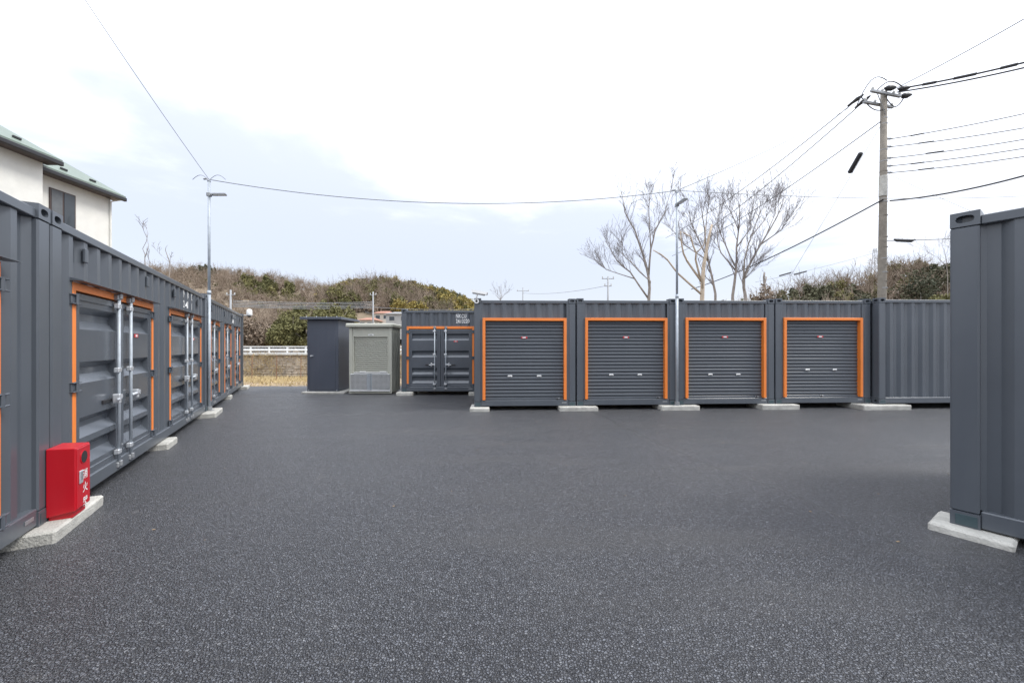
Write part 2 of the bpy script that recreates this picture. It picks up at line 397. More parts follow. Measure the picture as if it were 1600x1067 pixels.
def hole_face(mb, o, e1, e2, nin, w_, h_, a, bq, depth, n=16):
    """rectangle w_ x h_ with a rounded slot pocket"""
    o, e1, e2, nin = map(Vector, (o, e1, e2, nin)); tc_ = math.atan2(h_, w_)
    ang = sorted([2*math.pi*i/n+.01 for i in range(n)]+[tc_, math.pi-tc_, math.pi+tc_, 2*math.pi-tc_])
    c = o+e1*w_/2+e2*h_/2; k = len(ang); vs = []
    for t in ang:
        cs, sn = math.cos(t), math.sin(t); s_ = min(w_/2/max(abs(cs), 1e-6), h_/2/max(abs(sn), 1e-6)); vs.append(c+e1*cs*s_+e2*sn*s_)
    for dd in (0, depth):
        for t in ang:
            cs, sn = math.cos(t), math.sin(t); p = 2.6
            r_ = (abs(cs/a)**p+abs(sn/bq)**p)**(-1/p); vs.append(c+e1*cs*r_+e2*sn*r_+nin*dd)
    fs = []
    for i in range(k):
        j = (i+1) % k; fs += [(i, j, k+j, k+i), (k+i, k+j, 2*k+j, 2*k+i)]
    fs.append(tuple(2*k+i for i in range(k)))
    mb.add(vs, fs)
_cast = {}
def casting_mesh(side, bottom=False):
    key = (side, bottom)
    if key in _cast: return _cast[key]
    W_, D_, Hh = .164, .178, .118; x0, x1 = (0, W_) if side == 'l' else (-W_, 0); y0, y1 = -.004, D_
    m = MB()
    hole_face(m, (x0, y0, 0), (1,0,0), (0,0,1), (0,1,0), W_, Hh, .052, .030, .06)
    xo = x0 if side == 'l' else x1; s_ = 1 if side == 'l' else -1
    hole_face(m, (xo, y0, 0), (0,1,0), (0,0,1), (s_,0,0), y1-y0, Hh, .054, .030, .06)
    xi = x1 if side == 'l' else x0
    m.add([(x0,y0,Hh),(x1,y0,Hh),(x1,y1,Hh),(x0,y1,Hh),(x0,y0,0),(x1,y0,0),(x1,y1,0),(x0,y1,0)],
          [(0,1,2,3),(4,7,6,5),(3,2,6,7),((1,2,6,5) if side == 'l' else (0,3,7,4))])
    me = bpy.data.meshes.new('corner_casting'); me.from_pydata(m.v, [], m.f)
    bm = bmesh.new(); bm.from_mesh(me); bmesh.ops.remove_doubles(bm, verts=bm.verts, dist=1e-5); bmesh.ops.recalc_face_normals(bm, faces=bm.faces); bm.to_mesh(me); bm.free()
    me.materials.append(MATS['grey_paint']); _cast[key] = me; return me

def text_mesh(body, size, bold=.006, name='lettering'):
    cu = bpy.data.curves.new('t', 'FONT'); cu.body = body; cu.size = size; cu.space_character = 1.12; cu.offset = bold
    ob = bpy.data.objects.new('t', cu); COL.objects.link(ob); bpy.context.view_layer.update()
    me = bpy.data.meshes.new_from_object(ob.evaluated_get(bpy.context.evaluated_depsgraph_get()))
    bpy.data.objects.remove(ob); me.name = name; return me
def put_text(body, size, u, z, parent, ph=None, y=-.003, squash=.66, bold=.0045, matn='white_ink', name='lettering'):
    """paint lettering on a face: local x = u, local z up; follows the corrugation when ph is given"""
    me = text_mesh(body, size, bold); bm = bmesh.new(); bm.from_mesh(me)
    for v in bm.verts: v.co = Vector((u+v.co.x*squash, 0, z+v.co.y))
    if ph is not None:
        lo = min(v.co.x for v in bm.verts); hi = max(v.co.x for v in bm.verts)
        for ub in breaks(lo, hi, ph)[1:-1]:
            bmesh.ops.bisect_plane(bm, geom=bm.verts[:]+bm.edges[:]+bm.faces[:], plane_co=(ub, 0, 0), plane_no=(1, 0, 0))
        for v in bm.verts: v.co.y = Y0+prof_depth(v.co.x, ph)-.003
    else:
        for v in bm.verts: v.co.y = y
    bm.to_mesh(me); bm.free(); me.materials.clear(); me.materials.append(MATS[matn])
    return link(name, me, parent)

def leaf_mesh(wd, z0, z1):
    """one pressed steel door leaf: rim and four pressed bands, local x 0..wd"""
    m = MB(); yf = .030; rim = .055; dp = .066
    m.cbox(0, rim, yf-.012, yf+.05, z0, z1, .005); m.cbox(wd-rim, wd, yf-.012, yf+.05, z0, z1, .005)
    m.cbox(rim, wd-rim, yf-.012, yf+.05, z1-.065, z1, .005); m.cbox(rim, wd-rim, yf-.012, yf+.05, z0, z0+.065, .005)
    bands = [(1.83, 1.61), (1.29, 1.08), (.747, .546), (.486, .265)]
    pz = [z1-.065]
    py = [yf]
    for t, b in bands: pz += [t, t-.062, b+.085, b]; py += [yf, yf+dp, yf+dp, yf]
    pz.append(z0+.065); py.append(yf)
    a, c = rim+.05, wd-rim-.05
    # flat margins either side of the pressings
    for u0, u1 in ((rim, a), (c, wd-rim)): m.add([(u0,yf,z0+.06),(u1,yf,z0+.06),(u1,yf,z1-.06),(u0,yf,z1-.06)], [(0,1,2,3)])
    b0 = len(m.v)
    for zz, yy in zip(pz, py): m.v += [(a, yy, zz), (c, yy, zz)]
    for i in range(len(pz)-1): m.f.append((b0+2*i, b0+2*i+1, b0+2*i+3, b0+2*i+2))
    for i in range(1, len(pz)-1, 4):                 # ends of the pressings
        for e in (0, 1): m.f.append(tuple(b0+2*(i+k)+e for k in range(4)))
    m.box(.01, wd-.01, yf+.069, yf+.073, z0+.01, z1-.01)
    return m
_m = {}
def shared(key, fn):
    if key not in _m: _m[key] = fn()
    return _m[key]
def mesh_of(mb, name, matn, smooth=False):
    o = mb.build(name, matn, None, smooth); me = o.data; bpy.data.objects.remove(o); return me
DZ0, DZ1 = .150, 1.955                               # leaf bottom and top above the container's base
def make_doors(root, u0, wd, double, sticker=True, ledge=True):
    m = MB(); fw = .062; zt = 2.05
    m.cbox(u0, u0+fw, .026, .09, .135, zt, .003); m.cbox(u0+wd-fw, u0+wd, .026, .09, .135, zt, .003)
    m.cbox(u0+fw, u0+wd-fw, .027, .09, zt-.078, zt, .003)
    m.build('door_frame', 'orange_paint', root)
    m = MB(); m.box(u0+.02, u0+wd-.02, .122, .13, .1, zt); m.build('door_seal', 'black_rubber', root)
    if ledge:
        m = MB(); m.prism([(-.06, zt+.006), (-.06, zt+.012), (.03, zt+.035), (.03, zt+.006)], 0, u0-.04, u0+wd+.04); m.build('drip_ledge', 'grey_paint', root)
    inner = wd-2*fw; lw = inner/2-.008 if double else inner-.006
    for k in range(2 if double else 1):
        ul = u0+fw+.003+k*(lw+.010)
        lf = link('door_leaf', shared(('leaf', round(lw, 3)), lambda: mesh_of(leaf_mesh(lw, DZ0, DZ1), 'door_leaf', 'door_paint')), root, (ul, .014, 0))
        right = (k == 1)
        if double: ub = .17 if right else lw-.17
        else: ub = .17; right = True
        s_ = 1 if right else -1
        bm_ = shared('bar', lambda: mesh_of(MB().tube([(0,0,.07),(0,0,2.02)], .0165, 10), 'locking_bar', 'galvanised', True))
        link('locking_bar', bm_, lf, (ub, -0.016, 0))
        for zb in (1.90, 1.17, .235):
            link('bar_bracket', shared('brk', lambda: mesh_of(MB().cbox(-.055, .03, -.024, .024, -.028, .028, .008), 'bar_bracket', 'zinc_bright')), lf, (ub, -0.010, zb))
        for zb, nm in ((2.005, 't'), (.085, 'b')):
            link('cam_keeper', shared('cam', lambda: mesh_of(MB().cbox(-.045, .045, -.02, .03, -.035, .03, .01).cbox(-.026, .026, -.038, -.01, -.02, .045, .008), 'cam_keeper', 'dull_steel')), lf, (ub, -0.008, zb))
        hm = shared(('handle', s_), lambda: mesh_of(MB().tube([(0,-.01,0),(s_*.06,-.035,.012),(s_*.12,-.04,.0),(s_*.17,-.035,0)], [.018,.016,.015,.012], 8)
              .cbox(s_*.10-.02, s_*.10+.02, -.05, .02, -.05, .06, .01).tube([(s_*.10,-.05,.055),(s_*.10,-.05,.02)], .016, 8), 'handle', 'zinc_bright'))
        link('handle', hm, lf, (ub, -0.014, .845))
        link('handle_plate', shared(('hp', s_), lambda: mesh_of(MB().cbox(min(s_*.08, s_*.30), max(s_*.08, s_*.30), -.008, .012, -.022, .018, .004), 'handle_plate', 'black_rubber')), lf, (ub, .022, .84))
        uh = lw+.035 if right else -.04
        for zb in (1.885, 1.06, .20):
            link('hinge', shared('hinge', lambda: mesh_of(MB().cbox(-.075, .075, -.020, .012, -.048, -.036, .004).cbox(-.075, .075, -.020, .012, .036, .048, .004)
                 .cbox(-.07, .07, -.004, .012, -.036, .036, .004).tube([(0,-.014,-.05),(0,-.014,.05)], .014, 8), 'hinge', 'door_paint')), lf, (uh, .006, zb))
        if sticker and (right and double):
            st = MB().cbox(0, .12, .024, .0285, 1.555, 1.60, .002).build('warning_sticker', 'red_ink', lf); st.location.x = lw*.42
            sq = MB().box(.035, .085, .0215, .0238, 1.565, 1.59).build('sticker_print', 'white_ink', lf); sq.location.x = lw*.42

def slat_mesh(L_, h=.0835):
    return mesh_of(MB().prism([(.016, .001), (.004, .010), (-.004, .030), (-.006, .048), (-.001, .066), (.010, .078), (.018, h-.001), (.030, h-.001), (.030, .001)], 0, 0, L_), 'slat', 'slat_paint')
def make_shutter(root, hz, lock_u, ph):
    """roller shutter in an orange surround set in the container's end"""
    a, b, zt, zb = .199, 2.217, 2.12, .160; fw = .066
    m = MB(); m.cbox(a, a+fw, -.030, .10, zb, zt, .004); m.cbox(b-fw, b, -.030, .10, zb, zt, .004); m.cbox(a+fw, b-fw, -.028, .10, zt-fw, zt, .004)
    m.build('shutter_frame', 'orange_paint', root)
    sh = empty('shutter', (0, 0, 0)); sh.parent = root; ju = random.uniform(-.03, .03)
    L_ = b-a-2*fw-.006; me = shared('slat', lambda: slat_mesh(L_))
    z = zb+.052; k = 0
    while z < zt-fw-.01:
        link('slat', me, sh, (a+fw+.003, .060+random.uniform(-.0022, .0022), z)).rotation_euler.y = random.uniform(-.0012, .0012); z += .0835; k += 1
    MB().cbox(a+fw+.002, b-fw-.002, .045, .085, zb-.004, zb+.049, .006).build('bottom_bar', 'dull_steel', sh).data.materials[0] = MATS['grey_paint']
    for u in (.856, 1.56):
        p = MB().cbox(u-.055, u+.055, .042, .064, hz-.022, hz+.022, .010).build('pull_handle', 'white_plastic', sh)
        MB().cbox(u-.035, u+.035, .0385, .0425, hz-.008, hz+.004, .001).build('finger_slot', 'dull_steel', p)
    p = MB().cbox(1.12+ju, 1.27+ju, .046, .058, 1.63, 1.675, .002).build('maker_label', 'red_ink', sh)
    MB().box(1.155+ju, 1.235+ju, .0435, .0457, 1.638, 1.667).build('label_print', 'white_ink', p)
    p = MB().cbox(lock_u-.05, lock_u+.045, .028, .045, zb+.008, zb+.040, .006).build('lock_box', 'dull_steel', sh)
    MB().tube([(lock_u-.025, .032, zb+.024), (lock_u-.025, .005, zb+.024)], .016, 10).build('lock_knob', 'black_rubber', p)
    # flat steel either side and the corrugated head above
    for p0, p1 in ((.16, a-.002), (b+.002, 2.278)): MB().box(p0, p1, .012, .03, .16, 2.47).build('side_plate', 'grey_paint', root)
    m = MB(); corr(m, a-.003, b+.003, zt-.02, 2.475, ph); m.build('head_panel', 'grey_paint', root, recalc=False)
    m = MB(); m.box(a, b, .105, .12, .1, zt); m.build('backing', 'dark_hole', root)

def container(label, origin, ang, L_, D_, group, front, ph=.05, base=None, text=None):
    """steel shipping container; local x along the face seen, y into the box, z up"""
    root = empty('storage_container', origin, ang); tag(root, label, 'container', group)
    PW = .16
    for (x, y, sd, rz) in ((0, 0, 'l', 0), (L_, 0, 'r', 0), (L_, D_, 'l', math.pi), (0, D_, 'r', math.pi)):
        for z in (0, H-.118): link('corner_casting', casting_mesh(sd), root, (x, y, z), rz)
    pm = shared('post', lambda: mesh_of(MB().cbox(0, PW, 0, .16, .118, H-.118, .012), 'corner_post', 'grey_paint'))
    for x, y in ((0, 0), (L_-PW, 0), (0, D_-.16), (L_-PW, D_-.16)): link('corner_post', pm, root, (x, y, 0))
    cp = shared('cover', lambda: mesh_of(MB().cbox(.03, .15, -.0075, -.0045, .012, .098, .001), 'casting_plate', 'teal_plate'))
    link('casting_plate', cp, root, (0, 0, 0)); link('casting_plate', cp, root, (L_-.172, 0, 0))
    rt = H-.045
    for nm, y0, y1 in (('front', .012, .075), ('back', D_-.075, D_-.012)):
        MB().cbox(.165, L_-.165, y0, y1, rt-.075, rt, .006).build('top_rail', 'grey_paint', root)
        MB().cbox(.165, L_-.165, y0-.008 if nm == 'front' else y0, y1+(.06 if nm == 'front' else 0), .012, .152, .008).build('bottom_rail', 'grey_paint', root)
    for x0, x1 in ((.012, .075), (L_-.075, L_-.012)):
        MB().cbox(x0, x1, .18, D_-.18, rt-.075, rt, .006).build('top_rail', 'grey_paint', root)
        MB().cbox(x0, x1, .18, D_-.18, .012, .152, .006).build('bottom_rail', 'grey_paint', root)
    MB().box(.07, L_-.07, .07, D_-.07, rt-.02, rt-.004).build('roof', 'grey_paint', root)
    MB().box(.07, L_-.07, .08, D_-.07, .10, .14).build('floor', 'dark_hole', root)
    # end and back walls
    zt = rt-.07
    m = MB(); corr(m, .155, D_-.155, .15, zt); o = m.build('end_wall', 'grey_paint', root, recalc=False); o.rotation_euler.z = math.pi/2; o.location = (L_, 0, 0)
    m = MB(); corr(m, .155, D_-.155, .15, zt); o = m.build('end_wall', 'grey_paint', root, recalc=False); o.rotation_euler.z = -math.pi/2; o.location = (0, D_, 0)
    m = MB(); corr(m, .155, L_-.155, .15, zt); o = m.build('back_wall', 'grey_paint', root, recalc=False); o.rotation_euler.z = math.pi; o.location = (L_, D_, 0)
    kind = front[0]
    if kind == 'blank':
        m = MB(); corr(m, .155, L_-.155, .15, zt, ph); m.build('front_wall', 'grey_paint', root, recalc=False)
    elif kind == 'shutter':
        make_shutter(root, front[1], front[2], ph)
    elif kind == 'doors':
        m = MB(); last = .155; ztop = 2.045
        for (u0, wd, dbl) in front[1]:
            if u0-last > .02: corr(m, last, u0+.004, .15, ztop, ph)
            last = u0+wd-.004
        if L_-.155-last > .02: corr(m, last, L_-.155, .15, ztop, ph)
        corr(m, .155, L_-.155, ztop, zt, ph); m.build('front_wall', 'grey_paint', root, recalc=False)
        for (u0, wd, dbl) in front[1]: make_doors(root, u0, wd, dbl, sticker=True, ledge=front[2])
        if L_ > 4:
            for u in (.62, 2.35, 3.65, 5.3):
                MB().cbox(u-.03, u+.03, .002, .03, 2.26, 2.40, .008).build('vent', 'grey_paint', root)
    MB().cbox(L_-.33, L_-.22, -.0012, .003, .075, .105, .001).build('data_plate', 'dull_steel', root) if kind != 'blank' else None
    if text:
        for body, size, u, z in text: put_text(body, size, u, z, root, ph, squash=.66 if L_ < 4 else (.95 if len(body) < 2 else .62))
    return root

def pad(label, origin, ang, x0, x1, y0, y1, h, group):
    o = MB().cbox(x0, x1, y0, y1, -.03, h, .016, .006).build('concrete_pad', 'concrete'); o.location = (origin[0], origin[1], 0); o.rotation_euler.z = ang
    return tag(o, label, 'concrete pad', group)

FLAT = lambda ph, k: ph+(k+.13)*PITCH
def flat_text(ph, k):   # stencilled on the raised flats of the corrugation
    return [(c, .172, FLAT(ph, k+i)-.036*len(c)-.004, z) for row, z in ((('N', 'K', 'C'), 2.33), (('2', '41', '1'), 2.15)) for i, c in enumerate(row)]
# row facing the camera: four shuttered containers and a blank one
TH = math.atan2(.40, 9.9); fd = Vector((math.cos(TH), math.sin(TH)))
FO = Vector((-.902, 9.17)); STEP = 2.438+.032
zb = [.090, .100, .110, .120]
shl = ['shuttered grey container at the left end of the row, security camera on its top corner',
       'shuttered grey container second from the left in the row, just left of the lamp pole',
       'shuttered grey container third from the left in the row, just right of the lamp pole',
       'shuttered grey container fourth in the row, beside the one with no door']
hz = [.724, .738, .73, .83]; lk = [2.02, 2.02, 2.02, 1.21]
for i in range(4):
    o2 = FO+fd*STEP*i
    container(shl[i], (o2.x, o2.y, zb[i]), TH, 2.438, 6.058, 'shuttered containers in the row', ('shutter', hz[i], lk[i]), ph=.12+.03*i)
nrm = Vector((-fd.y, fd.x))
o5 = FO+fd*(STEP*4-.01)-nrm*.19
container('doorless corrugated grey container at the right end of the shuttered row', (o5.x, o5.y, .130), TH, 6.058, 2.438, None, ('blank',), ph=.03)
for (a, b, h, lb) in ((-.10, .36, .085, 'small concrete pad under the left end of the shuttered row'),
                      (2.02, 2.95, .094, 'concrete pad under the joint of the first and second shuttered containers'),
                      (4.47, 5.42, .104, 'concrete pad at the foot of the lamp pole before the shuttered row'),
                      (6.95, 7.90, .114, 'concrete pad under the joint of the third and fourth shuttered containers'),
                      (9.35, 10.55, .118, 'longest concrete pad, under the joint of the shuttered and doorless containers')):
    pad(lb, FO, TH, a, b, -.17 if a < 9 else -.33, .45, h, 'concrete pads under the shuttered row')
# the container with double doors set back beside the row
NK = (-3.47, 12.05)
container('grey container with double doors and white serial number, set back beside the sheds', (NK[0], NK[1], .105), 0, 2.438, 6.058, None,
          ('doors', [(.155, 2.125, True)], False), ph=.06, text=[('NKCU', .168, 1.70, 2.32), ('2413220', .168, 1.705, 2.16)])
pad('concrete pad under the left corner of the set-back container', NK, 0, -.13, .37, -.14, .5, .098, 'concrete pads under the set-back container')
pad('concrete pad under the right corner of the set-back container', NK, 0, 2.12, 2.6, -.14, .5, .098, 'concrete pads under the set-back container')
# left row, running away from the camera
AL = R(90+28.7); dl = Vector((math.cos(AL), math.sin(AL))); nl = Vector((math.sin(AL), -math.cos(AL)))   # nl points into the yard
A = Vector((-3.886, 3.243)); LS = 6.058+.03
c1 = A-dl*LS
container('nearest grey container of the left row, cut off by the left edge of the photo', (c1.x, c1.y, .1), AL, 6.058, 2.438, 'left row of containers', ('doors', [(.41, 2.23, True), (3.29, 2.23, True)], True), ph=.072)
container('middle grey container of the left row, with two double doors, beside the red box', (A.x, A.y, .1), AL, 6.058, 2.438, 'left row of containers', ('doors', [(.41, 2.23, True), (3.418, 2.23, True)], True), ph=.072,
          text=flat_text(.072, 15))
c3 = A+dl*LS
container('farthest grey container of the left row, with three narrow doors', (c3.x, c3.y, .1), AL, 6.058, 2.438, 'left row of containers', ('doors', [(.53, 1.12, False), (2.40, 1.12, False), (4.27, 1.12, False)], True), ph=.09,
          text=flat_text(.09, 13))
for (a, b, out, lb) in ((-.34, .50, .15, 'concrete pad under the red fire extinguisher box'),
                   (2.78, 3.28, .10, 'concrete pad under the middle of the two-door container in the left row'),
                   (5.62, 6.50, .22, 'concrete pad at the foot of the lamp pole by the left row'),
                   (8.9, 9.3, .05, 'concrete pad under the middle of the three-door container'),
                   (11.75, 12.5, .16, 'concrete pad at the far end of the left row')):
    pad(lb, A, AL, a, b, -out, .4, .097, 'concrete pads under the left row')
# single container at the right edge
RA = math.atan2(-.832, .555); RO = (3.689, 3.235)
container('doorless grey container at the right edge of the photo, standing close to the camera', (RO[0], RO[1], .06), RA, 6.058, 2.438, None, ('blank',), ph=.33)
pad('concrete pad under the corner of the container at the right edge of the photo', RO, RA, -.105, .345, -.135, .32, .057, None)

# ------------------------------------------------------------ fire extinguisher box
fx = A+dl*(-.10)+nl*.004
box = empty('fire_extinguisher_box', (fx.x, fx.y, .098), AL); tag(box, 'red metal fire extinguisher box with white lettering on a concrete pad', 'fire box')
m = MB(); m.prism([(0, .03), (-.172, .055), (-.172, .585), (0, .598)], 0, 0, .25)
o = m.build('case', 'red_paint', box)
mod = o.modifiers.new('b', 'BEVEL'); mod.width = .006; mod.segments = 2
m = MB(); m.box(.02, .23, -.15, -.01, 0, .06); m.build('base', 'red_paint', box)
m = MB(); m.cbox(.012, .238, -.178, -.170, .065, .575, .003); d = m.build('door', 'red_paint', box)
ring = MB(); ring.tube([(.125, -.1775, .485), (.125, -.1815, .485)], .060, 24); ring.build('window_rim', 'red_paint', d)
ring = MB(); ring.tube([(.125, -.1810, .485), (.125, -.1832, .485)], .051, 24); ring.build('window', 'dark_hole', d)
m = MB(); m.cbox(.040, .098, -.186, -.178, .27, .38, .003); lt = m.build('latch', 'zinc_bright', d)
m = MB(); m.cbox(.058, .088, -.189, -.186, .30, .37, .001); m.build('latch_face', 'dull_steel', lt)
for ch, z in (('消', .300), ('火', .185), ('器', .060)):
    t = put_text(ch, .088, .105, z, d, None, -.1795, 1.0, .0015)

# ------------------------------------------------------------ lamp poles, cameras
def lamp_pole(label, x, y, top, arm, flip):
    r = empty('lamp_pole', (x, y, 0)); tag(r, label, 'lamp pole', 'steel lamp poles')
    MB().tube([(0,0,.12),(0,0,2.75)], .033, 14).build('lower_tube', 'galvanised', r, True)
    MB().tube([(0,0,2.70),(0,0,2.78)], .039, 14).build('collar', 'galvanised', r, True)
    MB().tube([(0,0,2.75),(0,0,top)], .027, 14).build('upper_tube', 'galvanised', r, True)
    MB().tube([(0,0,.10),(0,0,.19)], .058, 12).cbox(-.09, .09, -.05, .05, .098, .115, .004).build('foot', 'dull_steel', r)
    MB().tube([(0,0,top),(0,0,top+.012)], .036, 14).build('cap', 'galvanised', r)
    a = Vector(arm).normalized()
    MB().tube([(0,0,top-.30), tuple(a*.08+Vector((0,0,top-.30)))], .02, 8).cbox(-.04,.04,-.04,.04,top-.34,top-.26,.006).build('lamp_bracket', 'dull_steel', r)
    hd = MB().cbox(0, .27, -.055, .055, -.018, .022, .008).build('lamp_head', 'dull_steel', r)
    hd.location = a*.06+Vector((0,0,top-.29)); hd.rotation_euler = (0, R(-7), math.atan2(a.y, a.x))
    MB().box(.03, .25, -.045, .045, -.0215, -.0185).build('lens', 'white_plastic', hd)
    MB().tube([(-.0,0,top-.08),(-.05,0,top+.06)], .012, 6).tube([(-.05,0,top+.06),(-.12,.0,top+.05)], .02, 6).build('wire_anchor', 'dull_steel', r)
    return r
b2 = A+dl*(LS-.0)+nl*.055
lamp_pole('steel lamp pole standing against the left row of containers', b2.x-.03, b2.y, 5.23, (.8, .25, 0), 1)
p2 = FO+fd*(STEP*2-.045)-nrm*.075
lamp_pole('steel lamp pole standing before the shuttered row', p2.x, p2.y, 5.25, (.25, -.9, 0), 1)
cc = empty('security_camera', (FO.x+.06, FO.y-.01, 2.68)); tag(cc, 'white bullet security camera on the corner of the shuttered row', 'camera')
MB().tube([(0,-.005,-.075),(0,-.05,-.075)], .058, 20).build('mount', 'white_plastic', cc, False)
MB().tube([(0,-.052,-.075),(0,-.057,-.075)], .026, 14).build('mount_socket', 'dark_hole', cc)
MB().tube([(0,-.04,-.05),(0,-.05,.02),(.02,-.05,.075)], .02, 10).build('arm', 'white_plastic', cc, True)
bd = MB().tube([(-.14,0,0),(.15,0,0)], .042, 16).build('body', 'white_plastic', cc); bd.location = (.05,-.05,.115); bd.rotation_euler = (0, R(11), R(-8))
MB().tube([(.151,0,0),(.156,0,0)], .034, 16).build('lens', 'dark_hole', bd)
MB().prism([(-.052,-.01),(-.046,.045),(.046,.045),(.052,-.01),(.058,-.01),(.05,.052),(-.05,.052),(-.058,-.01)], 0, -.17, .21).build('sun_shield', 'white_plastic', bd)
e3 = A+dl*(LS+6.058)
cc = empty('security_camera', (e3.x, e3.y, 2.60)); tag(cc, 'white dome security camera on the far end of the left row', 'camera')
MB().tube([(-.05,-.05,.04),(.24,-.05,.04)], .022, 8).build('arm', 'white_plastic', cc, True)
MB().tube([(.25,-.05,.02),(.25,-.05,.06),(.25,-.05,.22),(.25,-.05,.26)], [.075,.095,.085,.05], 16).build('housing', 'white_plastic', cc, True)
MB().tube([(.25,-.05,.025),(.25,-.05,-.0),(.25,-.05,-.03)], [.07,.06,.02], 14).build('dome', 'dark_hole', cc, True)

# ------------------------------------------------------------ sheds
sd = empty('storage_shed', (-5.66-1.02, 12.52, .06)); tag(sd, 'charcoal grey steel shed with one door and flat roof', 'shed')
W_, D_, Hh = 1.02, 1.25, 2.33
MB().cbox(0, W_, 0, D_, 0, Hh, .008).build('body', 'charcoal_paint', sd)
dr = MB().cbox(.08, W_-.09, -.012, .004, .07, Hh-.32, .004).build('door', 'charcoal_paint', sd)
MB().cbox(.115, .155, -.022, -.012, 1.11, 1.19, .006).build('handle_plate', 'dull_steel', dr)
MB().tube([(.135,-.02,1.15),(.135,-.06,1.15)], .014, 8).tube([(.128,-.055,1.15),(.225,-.055,1.165)], .012, 8).build('lever_handle', 'zinc_bright', dr)
m = MB(); m.cbox(-.16, W_+.16, -.16, D_+.1, Hh+.002, Hh+.085, .01); rf = m.build('roof', 'charcoal_paint', sd)
for i in range(4):
    MB().tube([(.0+i*.33, -.05, Hh+.08),(.0+i*.33, -.05, Hh+.12)], .014, 8).build('roof_bolt', 'zinc_bright', rf)
for u in (.05, W_-.05): MB().tube([(u, .004, .035),(u, -.012, .035)], .016, 8).build('foot_bolt', 'zinc_bright', sd)
o = MB().cbox(-.12, W_+.25, -.14, D_+.1, -.03, .058, .014, .004).build('shed_slab', 'concrete'); o.location = (-6.68, 12.52, 0)
tag(o, 'concrete slab under the charcoal shed', 'concrete slab')
sh = empty('shutter_shed', (-5.22, 12.30, 0)); tag(sh, 'olive beige storage shed with roller shutter and wire mesh gate', 'shed')
W_, D_, Hh = 1.37, .92, 2.13
m = MB(); m.cbox(0, .10, 0, .09, .02, Hh, .006); m.cbox(W_-.10, W_, 0, .09, .02, Hh, .006); m.cbox(0, W_, .01, .08, .02, .07, .004); m.build('front_frame', 'olive_paint', sh)
MB().cbox(.10, W_-.10, .03, .09, Hh-.30, Hh, .005).build('head_board', 'olive_paint', sh)
for k in range(9): MB().cbox(W_-.02-.004*(k % 2), W_-.002-.012*(k % 2), .092+k*.092, .092+(k+1)*.092-.004, .04, Hh, .003).build('side_board', 'olive_paint', sh)
MB().box(0, .02, .09, D_, .04, Hh).build('side_wall', 'olive_paint', sh); MB().box(.02, W_-.03, D_-.02, D_, .04, Hh).build('back_wall', 'olive_paint', sh)
MB().cbox(-.08, W_+.06, -.10, D_+.14, Hh+.002, Hh+.13, .03).build('roof', 'olive_paint', sh)
sm = shared('oslat', lambda: mesh_of(MB().prism([(.014, .001), (.002, .008), (-.008, .03), (-.004, .048), (.014, .0625), (.025, .0625), (.025, .001)], 0, 0, W_-.29), 'slat', 'olive_slat'))
st = empty('shutter', (0, 0, 0)); st.parent = sh
for k in range(27):
    z = .13+k*.0635
    if z < Hh-.30: link('slat', sm, st, (.145, .075, z))
for u0 in (.10, W_-.145): MB().cbox(u0, u0+.045, .02, .085, .07, Hh-.28, .004).build('guide_rail', 'olive_paint', st)
MB().cbox(.14, W_-.14, .02, .06, .665, .70, .004).build('pull_bar', 'white_plastic', st)
for u in (.33, .98): MB().cbox(u, u+.2, .01, .03, .70, .73, .004).build('pull_handle', 'white_plastic', st)
MB().cbox(.60, .78, .023, .029, Hh-.26, Hh-.21, .002).build('name_plate', 'white_plastic', sh)
MB().box(.65, .73, .0205, .0228, Hh-.24, Hh-.228).build('name_plate_print', 'dark_hole', sh)
g = empty('mesh_gate', (0, 0, 0)); g.parent = sh
for (u0, u1) in ((.06, .66), (.72, W_-.06)):
    pn = MB().tube([(u0,-.03,.14),(u1,-.03,.14),(u1,-.03,.64),(u0,-.03,.64),(u0,-.03,.14)], .011, 6).build('gate_panel', 'zinc_bright', g)
    m = MB()
    for k in range(1, 15): m.tube([(u0+k*(u1-u0)/15,-.03,.14),(u0+k*(u1-u0)/15,-.03,.64)], .0035, 4)
    for k in range(1, 13): m.tube([(u0,-.034,.14+k*.5/13),(u1,-.034,.14+k*.5/13)], .0035, 4)
    o = m.build('wire_mesh', 'white_plastic', pn)
    MB().box(u0+.015, u1-.015, -.018, -.012, .16, .62).build('net', 'dull_steel', pn)
for u in (.585, .625, .675, .715): MB().cbox(u, u+.022, -.045, -.022, .13, .65, .003).build('gate_stile', 'galvanised', g)
MB().cbox(.03, W_-.03, -.04, -.015, .095, .125, .004).build('gate_rail', 'white_plastic', g)

